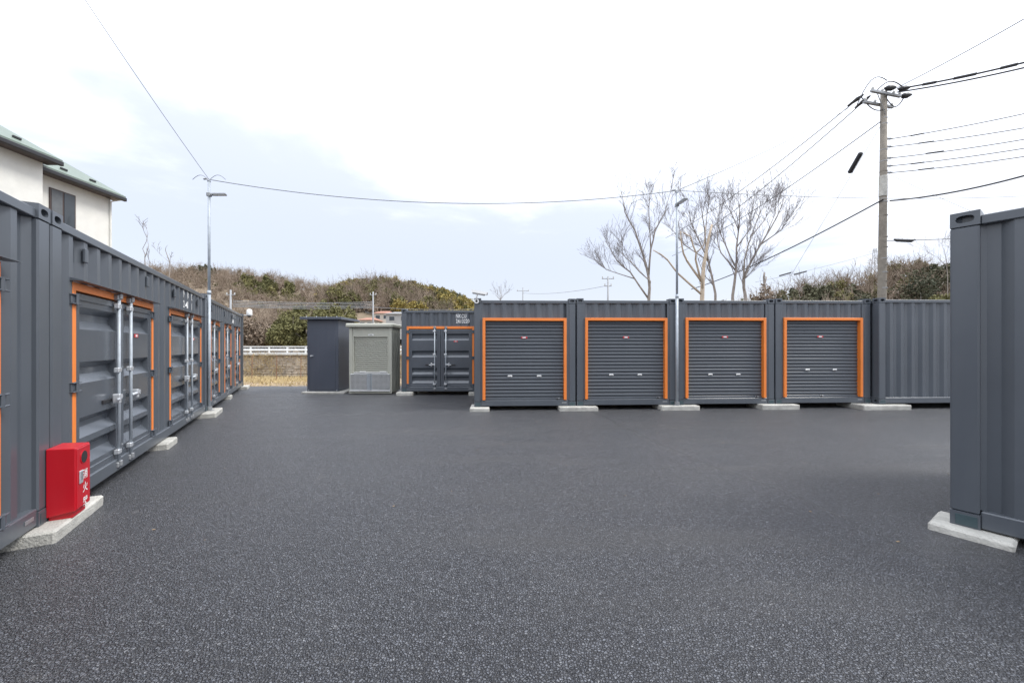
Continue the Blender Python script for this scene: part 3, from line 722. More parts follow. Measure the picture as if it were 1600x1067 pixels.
# ------------------------------------------------------------ house behind the left row
hs = empty('house', (-15, 12, 0)); tag(hs, 'cream two-storey house with green metal roof behind the left row', 'house')
def hb(x0, x1, y0, y1, z0, z1, name, mt, b=.01, par=hs):
    o = MB().cbox(x0+15, x1+15, y0-12, y1-12, z0, z1, b).build(name, mt, par); return o
hb(-24, -14.9, 2, 12.2, 0, 7.42, 'wall', 'stucco'); hb(-24, -15.4, 12.21, 14.74, 0, 7.25, 'wall', 'stucco')
def hip(x1, y0, y1, z, run, s, name):
    m = MB(); t = run; th = .05
    # eave edge along +x side at x1 from y0 to y1, hips at both ends, ridge beyond
    pts = [(x1,y0,z),(x1,y1,z),(x1-t,y1-t*.85,z+t*s),(x1-t,y0+t,z+t*s),(x1-2*t,y1,z),(x1-2*t,y0,z)]
    v = [(p[0]+15,p[1]-12,p[2]) for p in pts]; v += [(a,b,c-th) for a,b,c in v]
    f = [(0,1,2,3),(1,4,2),(4,5,3,2),(5,0,3),(6,9,8,7),(7,8,10),(10,8,9,11),(11,9,6),(0,6,7,1),(1,7,10,4),(4,10,11,5),(5,11,6,0)]
    r = m.add(v, f).build(name, 'roof_green', hs)
    g = MB(); g.cbox(x1-.06+15, x1+.06+15, y0-12, y1-12, z-.20, z-.06, .02); g.build('gutter', 'gutter_dark', hs)
    g = MB(); g.box(x1-.5+15, x1-.065+15, y0-12+.01, y1-12-.01, z-.16, z-.06); g.build('soffit', 'window_frame', hs)
    for row in (.25, .8):
        for k in range(int((y1-y0-1)/.9)):
            yy = y1-.7-row-k*.9-(.4 if row > .5 else 0)
            if yy > y0+1: MB().cbox(x1-row-.03+15, x1-row+.03+15, yy-.10-12, yy+.10-12, z+row*s, z+row*s+.07, .01).build('snow_guard', 'gutter_dark', r)
hip(-14.45, .8, 12.35, 7.50, 4.6, .72, 'roof'); hip(-14.98, 6.0, 14.90, 7.32, 4.2, .72, 'roof')
wy0, wy1 = 12.76, 13.53; wz0, wz1 = 5.62, 6.82
wn = hb(-15.40, -15.36, wy0, wy1, wz0, wz1, 'window', 'window_frame')
for k in range(2):
    y0 = wy0+.05+k*(wy1-wy0-.05)/2; pn = hb(-15.362, -15.352+.004*k, y0, y0+(wy1-wy0-.15)/2, wz0+.05, wz1-.05, 'pane', 'curtain' if k == 0 else 'glass', .002, wn)
hb(-15.40, -15.30, wy0-.03, wy1+.03, wz0-.05, wz0-.001, 'window_sill', 'window_frame')
MB().tube([(-15.37+15, 2.70, .2), (-15.37+15, 2.70, 7.05), (-15.0+15, 2.85, 7.2)], .035, 8).build('downpipe', 'stucco', hs)

# ------------------------------------------------------------ utility pole and wires
UP = Vector((16.43, 17.0, 0)); TOPZ = 12.75
up = empty('utility_pole', UP); tag(up, 'tall concrete utility pole with crossarms behind the row', 'utility pole')
MB().tube([(-.10,0,-.5),(-.05,0,4),(0,0,8),(.03,0,TOPZ)], [.18,.155,.135,.115], 18).build('shaft', 'pole_concrete', up, True)
for z, y in ((TOPZ-.18, -.17), (TOPZ-.45, .17)):
    arm = MB().cbox(-.95, .75, -.05, .05, -.05, .05, .006).build('crossarm', 'dull_steel', up); arm.location = (.03, y, z); arm.rotation_euler.z = R(13)
    for u in (-.85, -.3, .35, .7):
        MB().tube([(u,0,.05),(u,0,.11),(u,0,.15),(u,0,.22)], [.02,.06,.045,.02], 10).build('insulator', 'porcelain', arm, True)
MB().tube([(.03,-.1,TOPZ-1.1),(-.55,-.3,TOPZ-.22)], .018, 6).build('arm_brace', 'dull_steel', up); MB().tube([(.03,.1,TOPZ-1.1),(.6,.3,TOPZ-.48)], .018, 6).build('arm_brace', 'dull_steel', up)
for z in (11.6, 11.35, 10.2, 9.7, 9.25, 8.85, 8.5, 7.9, 7.3, 6.35, 5.9, 5.4, 5.1, 4.8, 4.4, 4.1, 3.5, 3.3, 3.1):
    MB().tube([(-.05+z*.007,0,z-.014),(-.05+z*.007,0,z+.014)], .124+.0062*(12-z), 18).build('band', random.choice(['dull_steel','pole_concrete','far_metal']), up)
MB().tube([(-.005,0,8.15),(.005,0,9.05)], .148, 18).build('white_guard', 'concrete', up)
MB().cbox(-.42,-.26,-.1,.05,3.2,3.55,.01).build('meter_box', 'white_plastic', up)
for z in (10.7, 10.35, 9.85, 9.5, 9.2):
    MB().cbox(.10, .30, -.04, .04, z-.03, z+.03, .005).tube([(.30,0,z),(.42,0,z+.01)], [.05,.03], 8).build('wire_clamp', 'dull_steel', up)
def wire(name, label, p0, p1, sag=.3, r=.012, mt='wire_black', n=20, group='overhead wires', cat='wire'):
    p0, p1 = Vector(p0), Vector(p1); pts = []
    for i in range(n+1):
        t = i/n; p = p0.lerp(p1, t); p.z -= sag*4*t*(1-t); pts.append(p)
    o = MB().tube(pts, r*1.12, 5, False).build(name, mt, None, True); return tag(o, label, cat, group)
top = UP+Vector((.03, 0, TOPZ-.1))
# feeders leaving to the right
for k, (px, py, r, zz, lb) in enumerate(((1720, 66, .030, .12, 'upper thick black feeder cable running right from the utility pole top'), (1720, 76, .026, -.02, 'lower thick black feeder cable running right from the utility pole top'))):
    wire('feeder_cable', lb, top+Vector((.4, -.2, zz)), P(px, py, 12.5), .12, r, group='feeder cables')
wire('overhead_wire', 'single thin wire rising from the pole top to the upper right corner', top+Vector((.2, -.1, .1)), P(1740, -52, 10), .1, .014)
for k, (z, py) in enumerate(((10.7, 150), (10.35, 178), (9.85, 196), (9.5, 211), (9.2, 225))):
    lb = ['topmost', 'second from the top', 'middle', 'second from the bottom', 'lowest'][k]+' of the five parallel wires running right from the pole'
    p0 = UP+Vector((.4, 0, z)); p1 = P(1720, py, 15)
    wire('overhead_wire', lb, p0, p1, .10, .016, 'wire_black')
    q = p0.lerp(p1, .10+.04*(k % 3)); q2 = p0.lerp(p1, .17+.05*(k % 3)); q.z -= .04; q2.z -= .05
    o = MB().tube([q, q2], .028, 6).build('wire_sleeve', 'wire_black'); tag(o, 'black sleeve on '+lb.split(' of')[0]+' of the five parallel wires', 'wire sleeve', 'sleeves on the parallel wires')
wire('telephone_cable', 'thick black cable sagging from mid pole to the right edge', UP+Vector((.15, -.15, 7.9)), P(1720, 238, 12), .25, .028, group='telephone cables')
wire('telephone_cable', 'thick black cable descending from mid pole to the left behind the trees', UP+Vector((-.15, -.15, 7.95)), P(1080, 452, 34), .35, .030, group='telephone cables')
for k, (ox, oz, px, py) in enumerate(((-.9, .0, 1040, 372), (-.6, -.05, 1060, 388), (-.15, -1.2, 1050, 400))):
    lb = ['leftmost', 'middle', 'rightmost'][k]+' of three wires descending left from the pole through the bare trees'
    wire('overhead_wire', lb, top+Vector((ox, 0, oz)), P(px, py, 40), .5, .019, 'wire_black')
    if k < 2:
        a = top+Vector((ox, 0, oz)); bq = a.lerp(P(px, py, 40), .012); c = a.lerp(P(px, py, 40), .035)
        o = MB().tube([a, bq, c], [.03, .09, .04], 8).build('wire_cover', 'wire_black'); tag(o, ['left', 'right'][k]+' of two black covers on the wires left of the pole top', 'wire cover', 'wire covers at the pole top')
for k, (ox, oy, oz) in enumerate(((.0, -.25, .12), (.55, -.3, .06), (.95, .0, -.05))):
    c = top+Vector((ox, oy, oz)); o = MB().tube([c-Vector((.22,0,0)), c-Vector((.08,0,0)), c+Vector((.08,0,.01)), c+Vector((.25,-.05,.02))], [.03,.11,.12,.03], 8).build('wire_cover', 'wire_black')
    tag(o, ['left', 'middle', 'right'][k]+' of three black insulator covers on the crossarms', 'wire cover', 'wire covers at the pole top')
pts = []
pa, pb = top+Vector((-1.25, 0, -.6)), top+Vector((-.05, -.2, .25))
for i in range(13):
    t = i/12; p = pa.lerp(pb, t); p.z += .75*math.sin(t*math.pi*.9); pts.append(p)
o = MB().tube(pts, .018, 6).build('jumper_cable', 'wire_black'); tag(o, 'black jumper cable looping over the left end of the crossarms', 'cable')
for k, (q0, q1, rise, lb) in enumerate((((-.5, -.2, .05), (.6, -.3, .08), .35, 'short black jumper cable arching over the middle of the crossarms'),
                                        ((.0, -.1, -.2), (.95, 0, -.02), -.45, 'short black jumper cable drooping under the right of the crossarms'),
                                        ((-.9, .1, -.05), (-.1, -.15, -.75), -.25, 'short black jumper cable running from the crossarm down to the pole'))):
    a, b = top+Vector(q0), top+Vector(q1); pts = [a.lerp(b, i/10)+Vector((0, 0, rise*math.sin(i/10*math.pi))) for i in range(11)]
    o = MB().tube(pts, .022, 6).build('jumper_cable', 'wire_black'); tag(o, lb, 'cable', 'jumper cables at the pole top')
for k, (t0, t1) in enumerate(((.16, .24), (.34, .46), (.58, .66))):
    fa, fb = top+Vector((.4, -.2, .12)), P(1720, 66, 12.5)
    def fp_(t): p = fa.lerp(fb, t); p.z -= .12*4*t*(1-t); return p
    o = MB().tube([fp_(t0), fp_((t0+t1)/2), fp_(t1)], .055, 8).build('wire_cover', 'wire_black'); tag(o, ['left', 'middle', 'right'][k]+' of three black covers along the upper feeder cable', 'wire cover', 'covers along the feeder cable')
# guarded stay wire with fat sleeve
g0, g1 = UP+Vector((-.15, -.1, 11.3)), P(1235, 432, 24)
wire('stay_wire', 'thin pale stay wire slanting down left through the fat sleeve', g0, g1, 0, .008, 'wire_grey')
a, b = P(1346, 238, 17.6), P(1327, 271, 18.2)
o = MB().tube([a, a.lerp(b, .05), a.lerp(b, .95), b], [.05, .10, .10, .05], 10).build('wire_guard', 'gutter_dark'); tag(o, 'fat dark sleeve hanging on the stay wire left of the pole', 'wire guard')
for px0, py0, px1, py1, lb in ((1218, 431, 1236, 426, 'left of two small dark sleeves above the right hill'), (1241, 429, 1260, 424, 'right of two small dark sleeves above the right hill')):
    o = MB().tube([P(px0, py0, 30), P(px1, py1, 30)], .055, 8).build('wire_guard', 'gutter_dark'); tag(o, lb, 'wire guard', 'small wire sleeves')
wire('overhead_wire', 'faint wire carrying the two small sleeves above the right hill', P(1180, 441, 30), P(1377, 392, 30), .12, .010, 'wire_grey')
wire('overhead_wire', 'low thin wire from the pole towards the container at the right edge', UP+Vector((.1, 0, 6.18)), P(1640, 366, 15), .03, .012)
o = MB().tube([P(1397, 374, 16.9), P(1401, 375.5, 16.9), P(1424, 376.5, 16.7), P(1430, 374.5, 16.7)], [.03, .07, .07, .03], 8).build('wire_guard', 'gutter_dark'); tag(o, 'flat dark sleeve on the low wire right of the pole', 'wire guard')
# yard supply wires between the lamp poles
L1 = Vector((b2.x-.03, b2.y, 5.27)); L2 = Vector((p2.x, p2.y, 5.30))
wire('overhead_wire', 'thin wire from the left lamp pole up to the top left of the photo', L1, P(60, -110, 5.2), .05, .0045, 'wire_grey')
wire('overhead_wire', 'long sagging wire spanning the yard between the two lamp poles', L1, L2, .42, .008, 'wire_grey', 40)
wire('overhead_wire', 'thin wire from the middle lamp pole up to the utility pole', L2, top+Vector((-.9, 0, -.2)), .15, .009, 'wire_grey')
wire('overhead_wire', 'thin level wire from the middle lamp pole past the utility pole to the right', L2, P(1720, 298, 15), .25, .007, 'wire_grey', 30)
wire('overhead_wire', 'faint wire slanting down behind the container at the right edge', UP+Vector((.3, 0, 9.1)), P(1540, 340, 15), .02, .006, 'wire_grey')
for s_ in (1, -1):
    pts = [L1+Vector((s_*.02+s_*t*.35, 0, .10*math.sin(t*math.pi)+(.0))) for t in [i/8 for i in range(9)]]
    o = MB().tube(pts, .006, 5).build('jumper_cable', 'wire_grey'); tag(o, ('right' if s_ > 0 else 'left')+' small cable loop at the top of the left lamp pole', 'cable', 'cable loops on the left lamp pole')

# far poles
def far_pole(label, px, Y, ytop, ybot, arms, box=False):
    b = P(px, ybot, Y); t = P(px, ytop, Y); h = t.z-b.z
    r = empty('utility_pole', b); tag(r, label, 'utility pole', 'far utility poles')
    MB().tube([(0,0,-3),(0,0,h)], [.2, .13], 8).build('shaft', 'far_metal', r, True)
    for z, l in arms:
        MB().cbox(-l, l, -.05, .05, h-z-.06, h-z+.06, .01).build('crossarm', 'far_metal', r)
        for s_ in (-1, 1): MB().tube([(s_*l*.9,0,h-z+.06),(s_*l*.9,0,h-z+.36)], .09, 6).build('insulator', 'porcelain', r)
    if box: MB().cbox(-.75, -.1, -.3, .3, h-3.9, h-2.9, .05).build('transformer', 'far_metal', r)
far_pole('far utility pole with a transformer behind the left row', 360.5, 62, 453, 520, ((.8, .7),), True)
far_pole('far utility pole among the houses below the hill', 583, 75, 456, 520, ((.6, .6),))
far_pole('far utility pole with two crossarms left of the bare trees', 950, 60, 432, 500, ((.35, .95), (1.5, .55)))
far_pole('far thin utility pole above the first shuttered container', 817, 95, 449, 500, ((.9, 1.5),))
for k, dy in enumerate((-5, -2.5, 0, 2.0, 4)):
    a = P(364, 475+dy, 62); b = P(583, 477+dy, 75); lb = ['topmost', 'second', 'middle', 'fourth', 'lowest'][k]+' of the far cables strung across the foot of the wooded hill'
    wire('far_cable', lb, a, b, .25, .05, 'wire_grey', 10, 'far cables')
wire('far_cable', 'far cable running from the houses towards the set-back container', P(583, 480, 75), P(760, 482, 95), .4, .04, 'wire_grey', 10, 'far cables')
wire('far_cable', 'far wire sagging between the two poles above the shuttered row', P(817, 458, 95), P(950, 446, 60), .6, .03, 'wire_grey', 10, 'far cables')
# lattice pylon far behind the utility pole
py = empty('lattice_pylon', P(1367, 470, 160)); tag(py, 'far grey lattice pylon just left of the utility pole', 'pylon')
hh = (470-388)/F*160; m = MB()
def pw(t): return 1.7*(1-t)+.35*t
for sx in (-1, 1):
    for sy in (-1, 1): m.tube([(sx*pw(0), sy*pw(0), -10), (sx*pw(1), sy*pw(1), hh)], .09, 4)
for k in range(9):
    t0, t1 = k/9, (k+1)/9
    for sy in (-1, 1):
        m.tube([(-pw(t0), sy*pw(t0), t0*hh), (pw(t1), sy*pw(t1), t1*hh)], .05, 3); m.tube([(pw(t0), sy*pw(t0), t0*hh), (-pw(t1), sy*pw(t1), t1*hh)], .05, 3)
m.build('tower', 'far_metal', py)
for z in (.62, .78, .93): MB().tube([(-2.6,0,hh*z),(0,0,hh*z+.5),(2.6,0,hh*z)], .08, 4).build('crossarm', 'far_metal', py)

# ------------------------------------------------------------ far houses
def far_house(label, px0, px1, ytop, yeave, ybot, Y, wallm, roofm, storeys=2):
    a = P(px0, ybot, Y); wd = (px1-px0)/F*Y; he = (ybot-yeave)/F*Y; hr = (yeave-ytop)/F*Y; D_ = 7.0
    r = empty('far_house', a); tag(r, label, 'house', 'houses below the hill')
    MB().box(0, wd, 0, D_, -3, he).build('wall', wallm, r)
    m = MB(); e = .5
    m.add([(-e,-e,he),(wd+e,-e,he),(wd+e,D_+e,he),(-e,D_+e,he),(wd*.22,D_/2,he+hr),(wd*.78,D_/2,he+hr)], [(0,1,5,4),(1,2,5),(2,3,4,5),(3,0,4),(0,3,2,1)])
    m.build('roof', roofm, r)
    n_ = max(2, int(wd/2.6))
    for s_ in range(storeys):
        for k in range(n_):
            u = (k+.5)*wd/n_; z = he-1.7-s_*2.7
            if z > -.5:
                wn = MB().box(u-.75, u+.75, -.05, .02, z-.1, z+1.1).build('window', 'far_wall_grey', r); MB().box(u-.65, u+.65, -.07, -.052, z, z+1.0).build('pane', 'glass', wn)
far_house('far cream house with red tiled roof between the pole and the charcoal shed', 560, 584, 495, 500, 512, 105, 'far_wall', 'roof_red', 1)
far_house('far tan house with red roof directly behind the far pole', 584, 609, 484.5, 489.5, 507, 122, 'far_wall', 'roof_red')
far_house('far grey house with grey roof beside the set-back container', 603, 640, 485.5, 490.5, 512, 100, 'far_wall_grey', 'roof_grey')
far_house('farthest small house with grey roof above the red roofs', 571, 581, 483, 486.5, 497, 130, 'far_wall_grey', 'roof_grey')

# ------------------------------------------------------------ hills
def interp(pts, x):
    xs_, ys_ = zip(*pts); return np.interp(x, xs_, ys_)
def ridge(D, pts, tree_h):
    return [((px-800)/F*D, CZ+(HY-py)/F*D-tree_h) for px, py in pts]
HILLS = [  # distance of ridge, foot distance, ridge line
  (240., 46., ridge(240, [(-900, 470), (-500, 440), (-100, 430), (120, 440), (200, 432), (258, 424), (300, 416), (340, 413), (400, 418), (440, 425), (480, 432), (515, 440), (540, 449), (600, 470), (700, 500), (900, 530)], 8.6)),
  (170., 84., ridge(170, [(420, 530), (480, 470), (515, 458), (545, 441), (585, 431), (620, 433), (660, 443), (700, 453), (735, 467), (780, 500), (850, 528)], 7.0)),
  (105., 62., ridge(105, [(1080, 530), (1140, 490), (1190, 470), (1225, 458), (1260, 447), (1300, 440), (1340, 431), (1375, 432), (1400, 422), (1440, 412), (1480, 424), (1540, 418), (1700, 400), (2200, 400), (2900, 450)], 4.5)),
]
def hill_z(x, y):
    x = np.asarray(x, float); y = np.asarray(y, float); z = np.full(np.broadcast(x, y).shape, -1.4)
    for D, Yf, pts in HILLS:
        rz = interp(pts, x); t = np.clip((y-Yf)/(D-Yf), 0, 1); s_ = t*t*(3-2*t)*.5+t*.5
        back = np.clip((y-D)/120., 0, 1)
        z = np.maximum(z, -1.4+(rz+1.4)*s_*(1-back*.75))
    return z
nx, ny = 170, 70
gx = np.linspace(-430, 420, nx+1); gy = np.linspace(43, 400, ny+1)
X_, Y_ = np.meshgrid(gx, gy); Z_ = hill_z(X_, Y_)+RNG.normal(0, .25, X_.shape)
V = np.stack([X_.ravel(), Y_.ravel(), Z_.ravel()], 1)
I = (np.arange(ny)[:, None]*(nx+1)+np.arange(nx)[None, :]).ravel()
me = np_mesh('hillside', V, np.stack([I, I+1, I+nx+2, I+nx+1], 1), 'far_soil'); me.polygons.foreach_set('use_smooth', [True]*len(me.polygons))
struct(link('hillside', me), 'wooded hills behind the yard', 'hill')

def quads(C, A_, B_):
    n = len(C); V = np.stack([C-A_-B_, C+A_-B_, C+A_+B_, C-A_+B_], 1).reshape(-1, 3); return V, np.arange(4*n).reshape(-1, 4)
def rand_dir(n, rng): d = rng.normal(size=(n, 3)); return d/np.linalg.norm(d, axis=1, keepdims=True)
def proto_leafy(rng, n, leaf, rx, rz, base, clumps):
    cc_ = rng.normal(size=(clumps, 3)); cc_ /= np.linalg.norm(cc_, axis=1, keepdims=True); cc_ *= rng.uniform(.35, 1, (clumps, 1))**.6
    cr = rng.uniform(.28, .5, clumps); k = rng.integers(0, clumps, n); d = rand_dir(n, rng)
    p = cc_[k]+d*(cr[k]*rng.uniform(.6, 1.05, n))[:, None]
    C = p*np.array([rx, rx, rz])*.72+np.array([0, 0, base+rz])
    a = rand_dir(n, rng); b = np.cross(a, rand_dir(n, rng)); b /= np.linalg.norm(b, axis=1, keepdims=True)+1e-9
    s_ = leaf*rng.uniform(.6, 1.3, (n, 1)); return quads(C, a*s_, b*s_*.55)
def proto_bare(rng, h, n):
    """leafless tree from thin tapering strips: trunk, limbs, twigs"""
    Vs = []; 
    def strip(p, q, r0, r1):
        d = q-p; s_ = np.cross(d, rng.normal(size=3)); s_ /= np.linalg.norm(s_)+1e-9
        Vs.append([p-s_*r0, p+s_*r0, q+s_*r1, q-s_*r1])
    lim = []
    p0 = np.array([0, 0, -.5]); p1 = np.array([rng.normal(0, .2), rng.normal(0, .2), h*.33]); strip(p0, p1, .14, .11)
    for i in range(7):
        a = rng.uniform(0, 6.28); e = rng.uniform(.25, .8); q = p1+np.array([math.cos(a)*e*h*.33, math.sin(a)*e*h*.33, h*rng.uniform(.25, .45)]); st = p0+(p1-p0)*rng.uniform(.6, 1); strip(st, q, .075, .035); lim.append((st, q))
    for i in range(n):
        s0, s1 = lim[rng.integers(len(lim))]; st = s0+(s1-s0)*rng.uniform(.3, 1); d = (s1-s0)/np.linalg.norm(s1-s0)+rng.normal(0, .5, 3); d[2] += .3; d /= np.linalg.norm(d)
        q = st+d*h*rng.uniform(.10, .26); strip(st, q, .030, .012)
        if i < n*.5: lim.append((st, q))
    V = np.array(Vs).reshape(-1, 3); return V, np.arange(len(V)).reshape(-1, 4)
def scatter(name, label, cat, matn, protos, places):
    Vs = []; Qs = []; off = 0
    for (x, y, z, s_, a) in places:
        pv, pq = protos[RNG.integers(len(protos))]; c, sn = math.cos(a), math.sin(a); M = np.array([[c, sn, 0], [-sn, c, 0], [0, 0, 1]])*s_
        Vs.append(pv@M+np.array([x, y, z])); Qs.append(pq+off); off += len(pv)
    o = link(name, np_mesh(name, np.concatenate(Vs), np.concatenate(Qs), matn)); return tag(o, label, cat, None, 'stuff')
PB = [proto_bare(RNG, 7.5, 85) for _ in range(6)]
PE = [proto_leafy(RNG, 520, .24, 2.6, 3.2, .8, 22) for _ in range(5)]
PS = [proto_leafy(RNG, 330, .22, 2.3, 1.6, .0, 16) for _ in range(4)]     # scrubby underwood
PP = [proto_leafy(RNG, 520, .24, 2.0, 3.4, .6, 22) for _ in range(4)]
lists = {k: [] for k in ('bare', 'green', 'dark', 'bamboo', 'scrub', 'scrubg')}
def vis(x, y, lo, hi): px = 800+x/y*F; return lo < px < hi
def blob(x, y, s, ph): return math.sin(x*s+ph)+math.sin(y*s*1.3+ph*2.1)+.7*math.sin((x+y)*s*2.1+ph*.7)
def try_place(n, ylo, yhi, pxlo, pxhi, fn):
    for _ in range(n):
        y = RNG.uniform(ylo, yhi); px = RNG.uniform(pxlo, pxhi); x = (px-800)/F*y
        if RNG.uniform() > (y/yhi): continue
        z = float(hill_z(x, y))
        k = fn(px, y, x)
        if k: lists[k].append((x, y, z-.3, RNG.uniform(.72, 1.2)*(1 if y < 190 else 1.05), RNG.uniform(0, 6.28)))
def left1(px, y, x):
    b = blob(x, y, .05, 1.0); r = RNG.uniform()
    if px > 535 and y < 135: return None
    if px > 440 and y < 120 and r < .55: return 'green'
    if b > 1.25 and r < .6 and y < 215: return 'green' if r < .35 else 'scrubg'
    if b < -1.8 and r < .25: return 'dark'
    return 'bare' if r < .62 else ('scrub' if r < .93 else 'scrubg')
def left2(px, y, x):
    b = blob(x, y, .07, 2.0); r = RNG.uniform()
    if b > -.5 and r < .85: return 'bamboo'
    return 'bare' if r < .55 else ('scrub' if r < .85 else 'green')
def right(px, y, x):
    b = blob(x, y, .11, .4); r = RNG.uniform()
    if px > 1385 and b > .4 and r < .5: return 'dark'
    if b > 1.3 and r < .5: return 'dark'
    return 'bare' if r < .55 else ('scrub' if r < .92 else 'green')
try_place(2500, 70, 262, 170, 560, left1)
try_place(1300, 128, 178, 500, 780, left2)
try_place(800, 64, 112, 1150, 1540, right)
for px in np.arange(235, 560, 4.5):                       # trees standing on the skyline
    y = RNG.uniform(228, 250); x = (px+RNG.uniform(-2, 2)-800)/F*y; r = RNG.uniform()
    lists['bare' if r < .8 else 'dark'].append((x, y, float(hill_z(x, y))-.5, RNG.uniform(.8, 1.15), RNG.uniform(0, 6.28)))
for px in np.arange(520, 745, 4.5):
    y = RNG.uniform(160, 174); x = (px-800)/F*y; r = RNG.uniform()
    lists['bare' if r < .45 else 'bamboo'].append((x, y, float(hill_z(x, y))-.5, RNG.uniform(.6, .9), RNG.uniform(0, 6.28)))
scatter('bare_wood', 'leafless grey brown trees covering the hills', 'wood', 'wood_brown', PB, lists['bare'])
scatter('underwood', 'brown scrub and withered undergrowth on the hills', 'wood', 'wood_brown', PS, lists['scrub'])
scatter('green_underwood', 'olive green scrub on the hills', 'wood', 'wood_green', PS, lists['scrubg'])
scatter('evergreen_wood', 'olive green trees on the left hill', 'wood', 'wood_green', PE, lists['green'])
scatter('dark_wood', 'dark evergreen trees on the hills', 'wood', 'wood_dark', PP, lists['dark'])
scatter('bamboo_wood', 'yellow green bamboo covering the middle hill', 'wood', 'wood_bamboo', PE, lists['bamboo'])

# separate trees at the foot of the hill, just above the guard rail
def leafy_tree(label, px, Y, wd, hg, matn, seed, base=None, group='trees at the foot of the hill', n=1500):
    rng = np.random.default_rng(seed); x = (px-800)/F*Y; b = RZ if base is None else base
    r = empty('leafy_tree', (x, Y, b)); tag(r, label, 'tree', group)
    m = MB(); m.tube([(0,0,-2.5),(.1,0,hg*.3),(-.05,.1,hg*.7)], [.16,.12,.05], 7)
    for i in range(5):
        a = rng.uniform(0, 6.28); m.tube([(.05,0,hg*(.2+.08*i)),(math.cos(a)*wd*.3, math.sin(a)*wd*.3, hg*(.4+.1*i))], [.06,.02], 5)
    m.build('trunk', 'bark_grey', r, True)
    V, Q = proto_leafy(rng, int(n*2.4), .055+.0014*Y, wd/2, hg/2, 0, 34); link('crown', np_mesh('crown', V, Q, matn), r)
spec = [(392, 50, 5.0, 4.2, 'wood_brown', 'brown withered tree rising just right of the left row'), (415, 54, 5.5, 4.6, 'wood_brown', 'reddish brown bushy tree above the guard rail'),
        (436, 48, 4.2, 3.8, 'wood_green', 'small olive bush above the middle of the guard rail'), (455, 52, 5.5, 5.6, 'wood_green', 'round olive green tree left of the charcoal shed'),
        (478, 50, 5.0, 4.6, 'wood_green', 'olive green tree touching the charcoal shed in the photo'), (500, 58, 6.5, 7.0, 'wood_green', 'broad olive green tree behind the charcoal shed roof'),
        (528, 60, 5.5, 7.6, 'wood_green', 'tall green tree behind the right of the charcoal shed'), (548, 66, 4.5, 7.8, 'wood_green', 'narrow tall green tree left of the far houses'),
        (592, 78, 3.6, 5.6, 'wood_dark', 'dark round tree in front of the far red roofed houses')]
for i, (px, Y, wd, hg, mt, lb) in enumerate(spec): leafy_tree(lb, px, Y, wd, hg, mt, 100+i)

# ------------------------------------------------------------ bare trees behind the row
def bare_tree(label, Y, limbs, r0, seed, barkm, twig_n, twig_len, depth=1.6, taper=.16):
    rng = random.Random(seed); base = P(920+limbs[0][0][0]/4.706, 270+limbs[0][0][1]/4.706, Y)
    root = empty('bare_tree', (base.x, Y, 0)); tag(root, label, 'tree', 'bare trees behind the row')
    tr = MB(); br = MB(); O = Vector((base.x, Y, 0)); allp = []
    def branch(p, d, ln, r, lev):
        pts = [p.copy()]; q = p.copy(); dd = d.copy(); n_ = 4 if lev < 2 else 3
        for i in range(n_):
            dd = (dd+Vector((rng.gauss(0, .10), rng.gauss(0, .10), rng.gauss(.05, .06)))).normalized(); q = q+dd*ln/n_; pts.append(q.copy())
        br.tube(pts, [max(.0062, r*(1-.75*i/n_)) for i in range(n_+1)], 4 if lev < 2 else 3, False)
        if lev < 3:
            for k in range(rng.randint(3, 5) if lev < 2 else rng.randint(2, 3)):
                t = rng.uniform(.25, 1); i = min(n_-1, int(t*n_)); s_ = pts[i].lerp(pts[i+1], t*n_-i)
                nd = (dd+Vector((rng.gauss(0, .45), rng.gauss(0, .45), rng.gauss(.12, .25)))).normalized()
                branch(s_, nd, ln*rng.uniform(.4, .7), max(.005, r*.5), lev+1)
    for li, lm in enumerate(limbs):
        ry = rng.uniform(-depth, depth) if li else 0; pts = []; k = len(lm); rs = []
        start = (lm[0][2] if len(lm[0]) > 2 else r0)*.58
        for i, c in enumerate(lm):
            t = i/(k-1); p = P(920+c[0]/4.706, 270+c[1]/4.706, Y+ry*t); pts.append(p-O); rs.append(start*(1-t)+start*taper*t)
        if li and pts[0].z > 3.0 and allp:
            near = min(allp, key=lambda q: (q.x-pts[0].x)**2+(q.z-pts[0].z)**2)
            dy = near.y; pts = [near.copy()]+[Vector((p.x, p.y+dy, p.z)) for p in pts[1:]]
        elif True: pts.insert(0, Vector((pts[0].x*.9+(0)*.1, 0, -.2))); rs.insert(0, rs[0]*1.25)
        # smooth the limb a little
        sp = []; sr = []
        for i in range(len(pts)-1):
            for t in (0, .5):
                sp.append(pts[i].lerp(pts[i+1], t)+Vector((rng.gauss(0, .03), rng.gauss(0, .03), 0))*(1 if i else 0)); sr.append(rs[i]*(1-t)+rs[i+1]*t)
        sp.append(pts[-1]); sr.append(rs[-1]); tr.tube(sp, sr, 7)
        for i in range(len(sp)-1): allp += [sp[i].lerp(sp[i+1], t) for t in (0, .25, .5, .75)]
        for j in range(twig_n):
            t = rng.uniform(.30, 1); f_ = t*(len(sp)-1); i = min(len(sp)-2, int(f_)); s_ = sp[i].lerp(sp[i+1], f_-i); d = (sp[i+1]-sp[i]).normalized()
            nd = (d+Vector((rng.gauss(0, .36), rng.gauss(0, .36), rng.gauss(.2, .15)))).normalized()
            branch(s_, nd, twig_len*rng.uniform(.5, 1.15), max(.010, sr[i]*.42), 1)
    tr.build('trunk', barkm, root, True); br.build('crown', 'twig_grey', root, True, recalc=False)
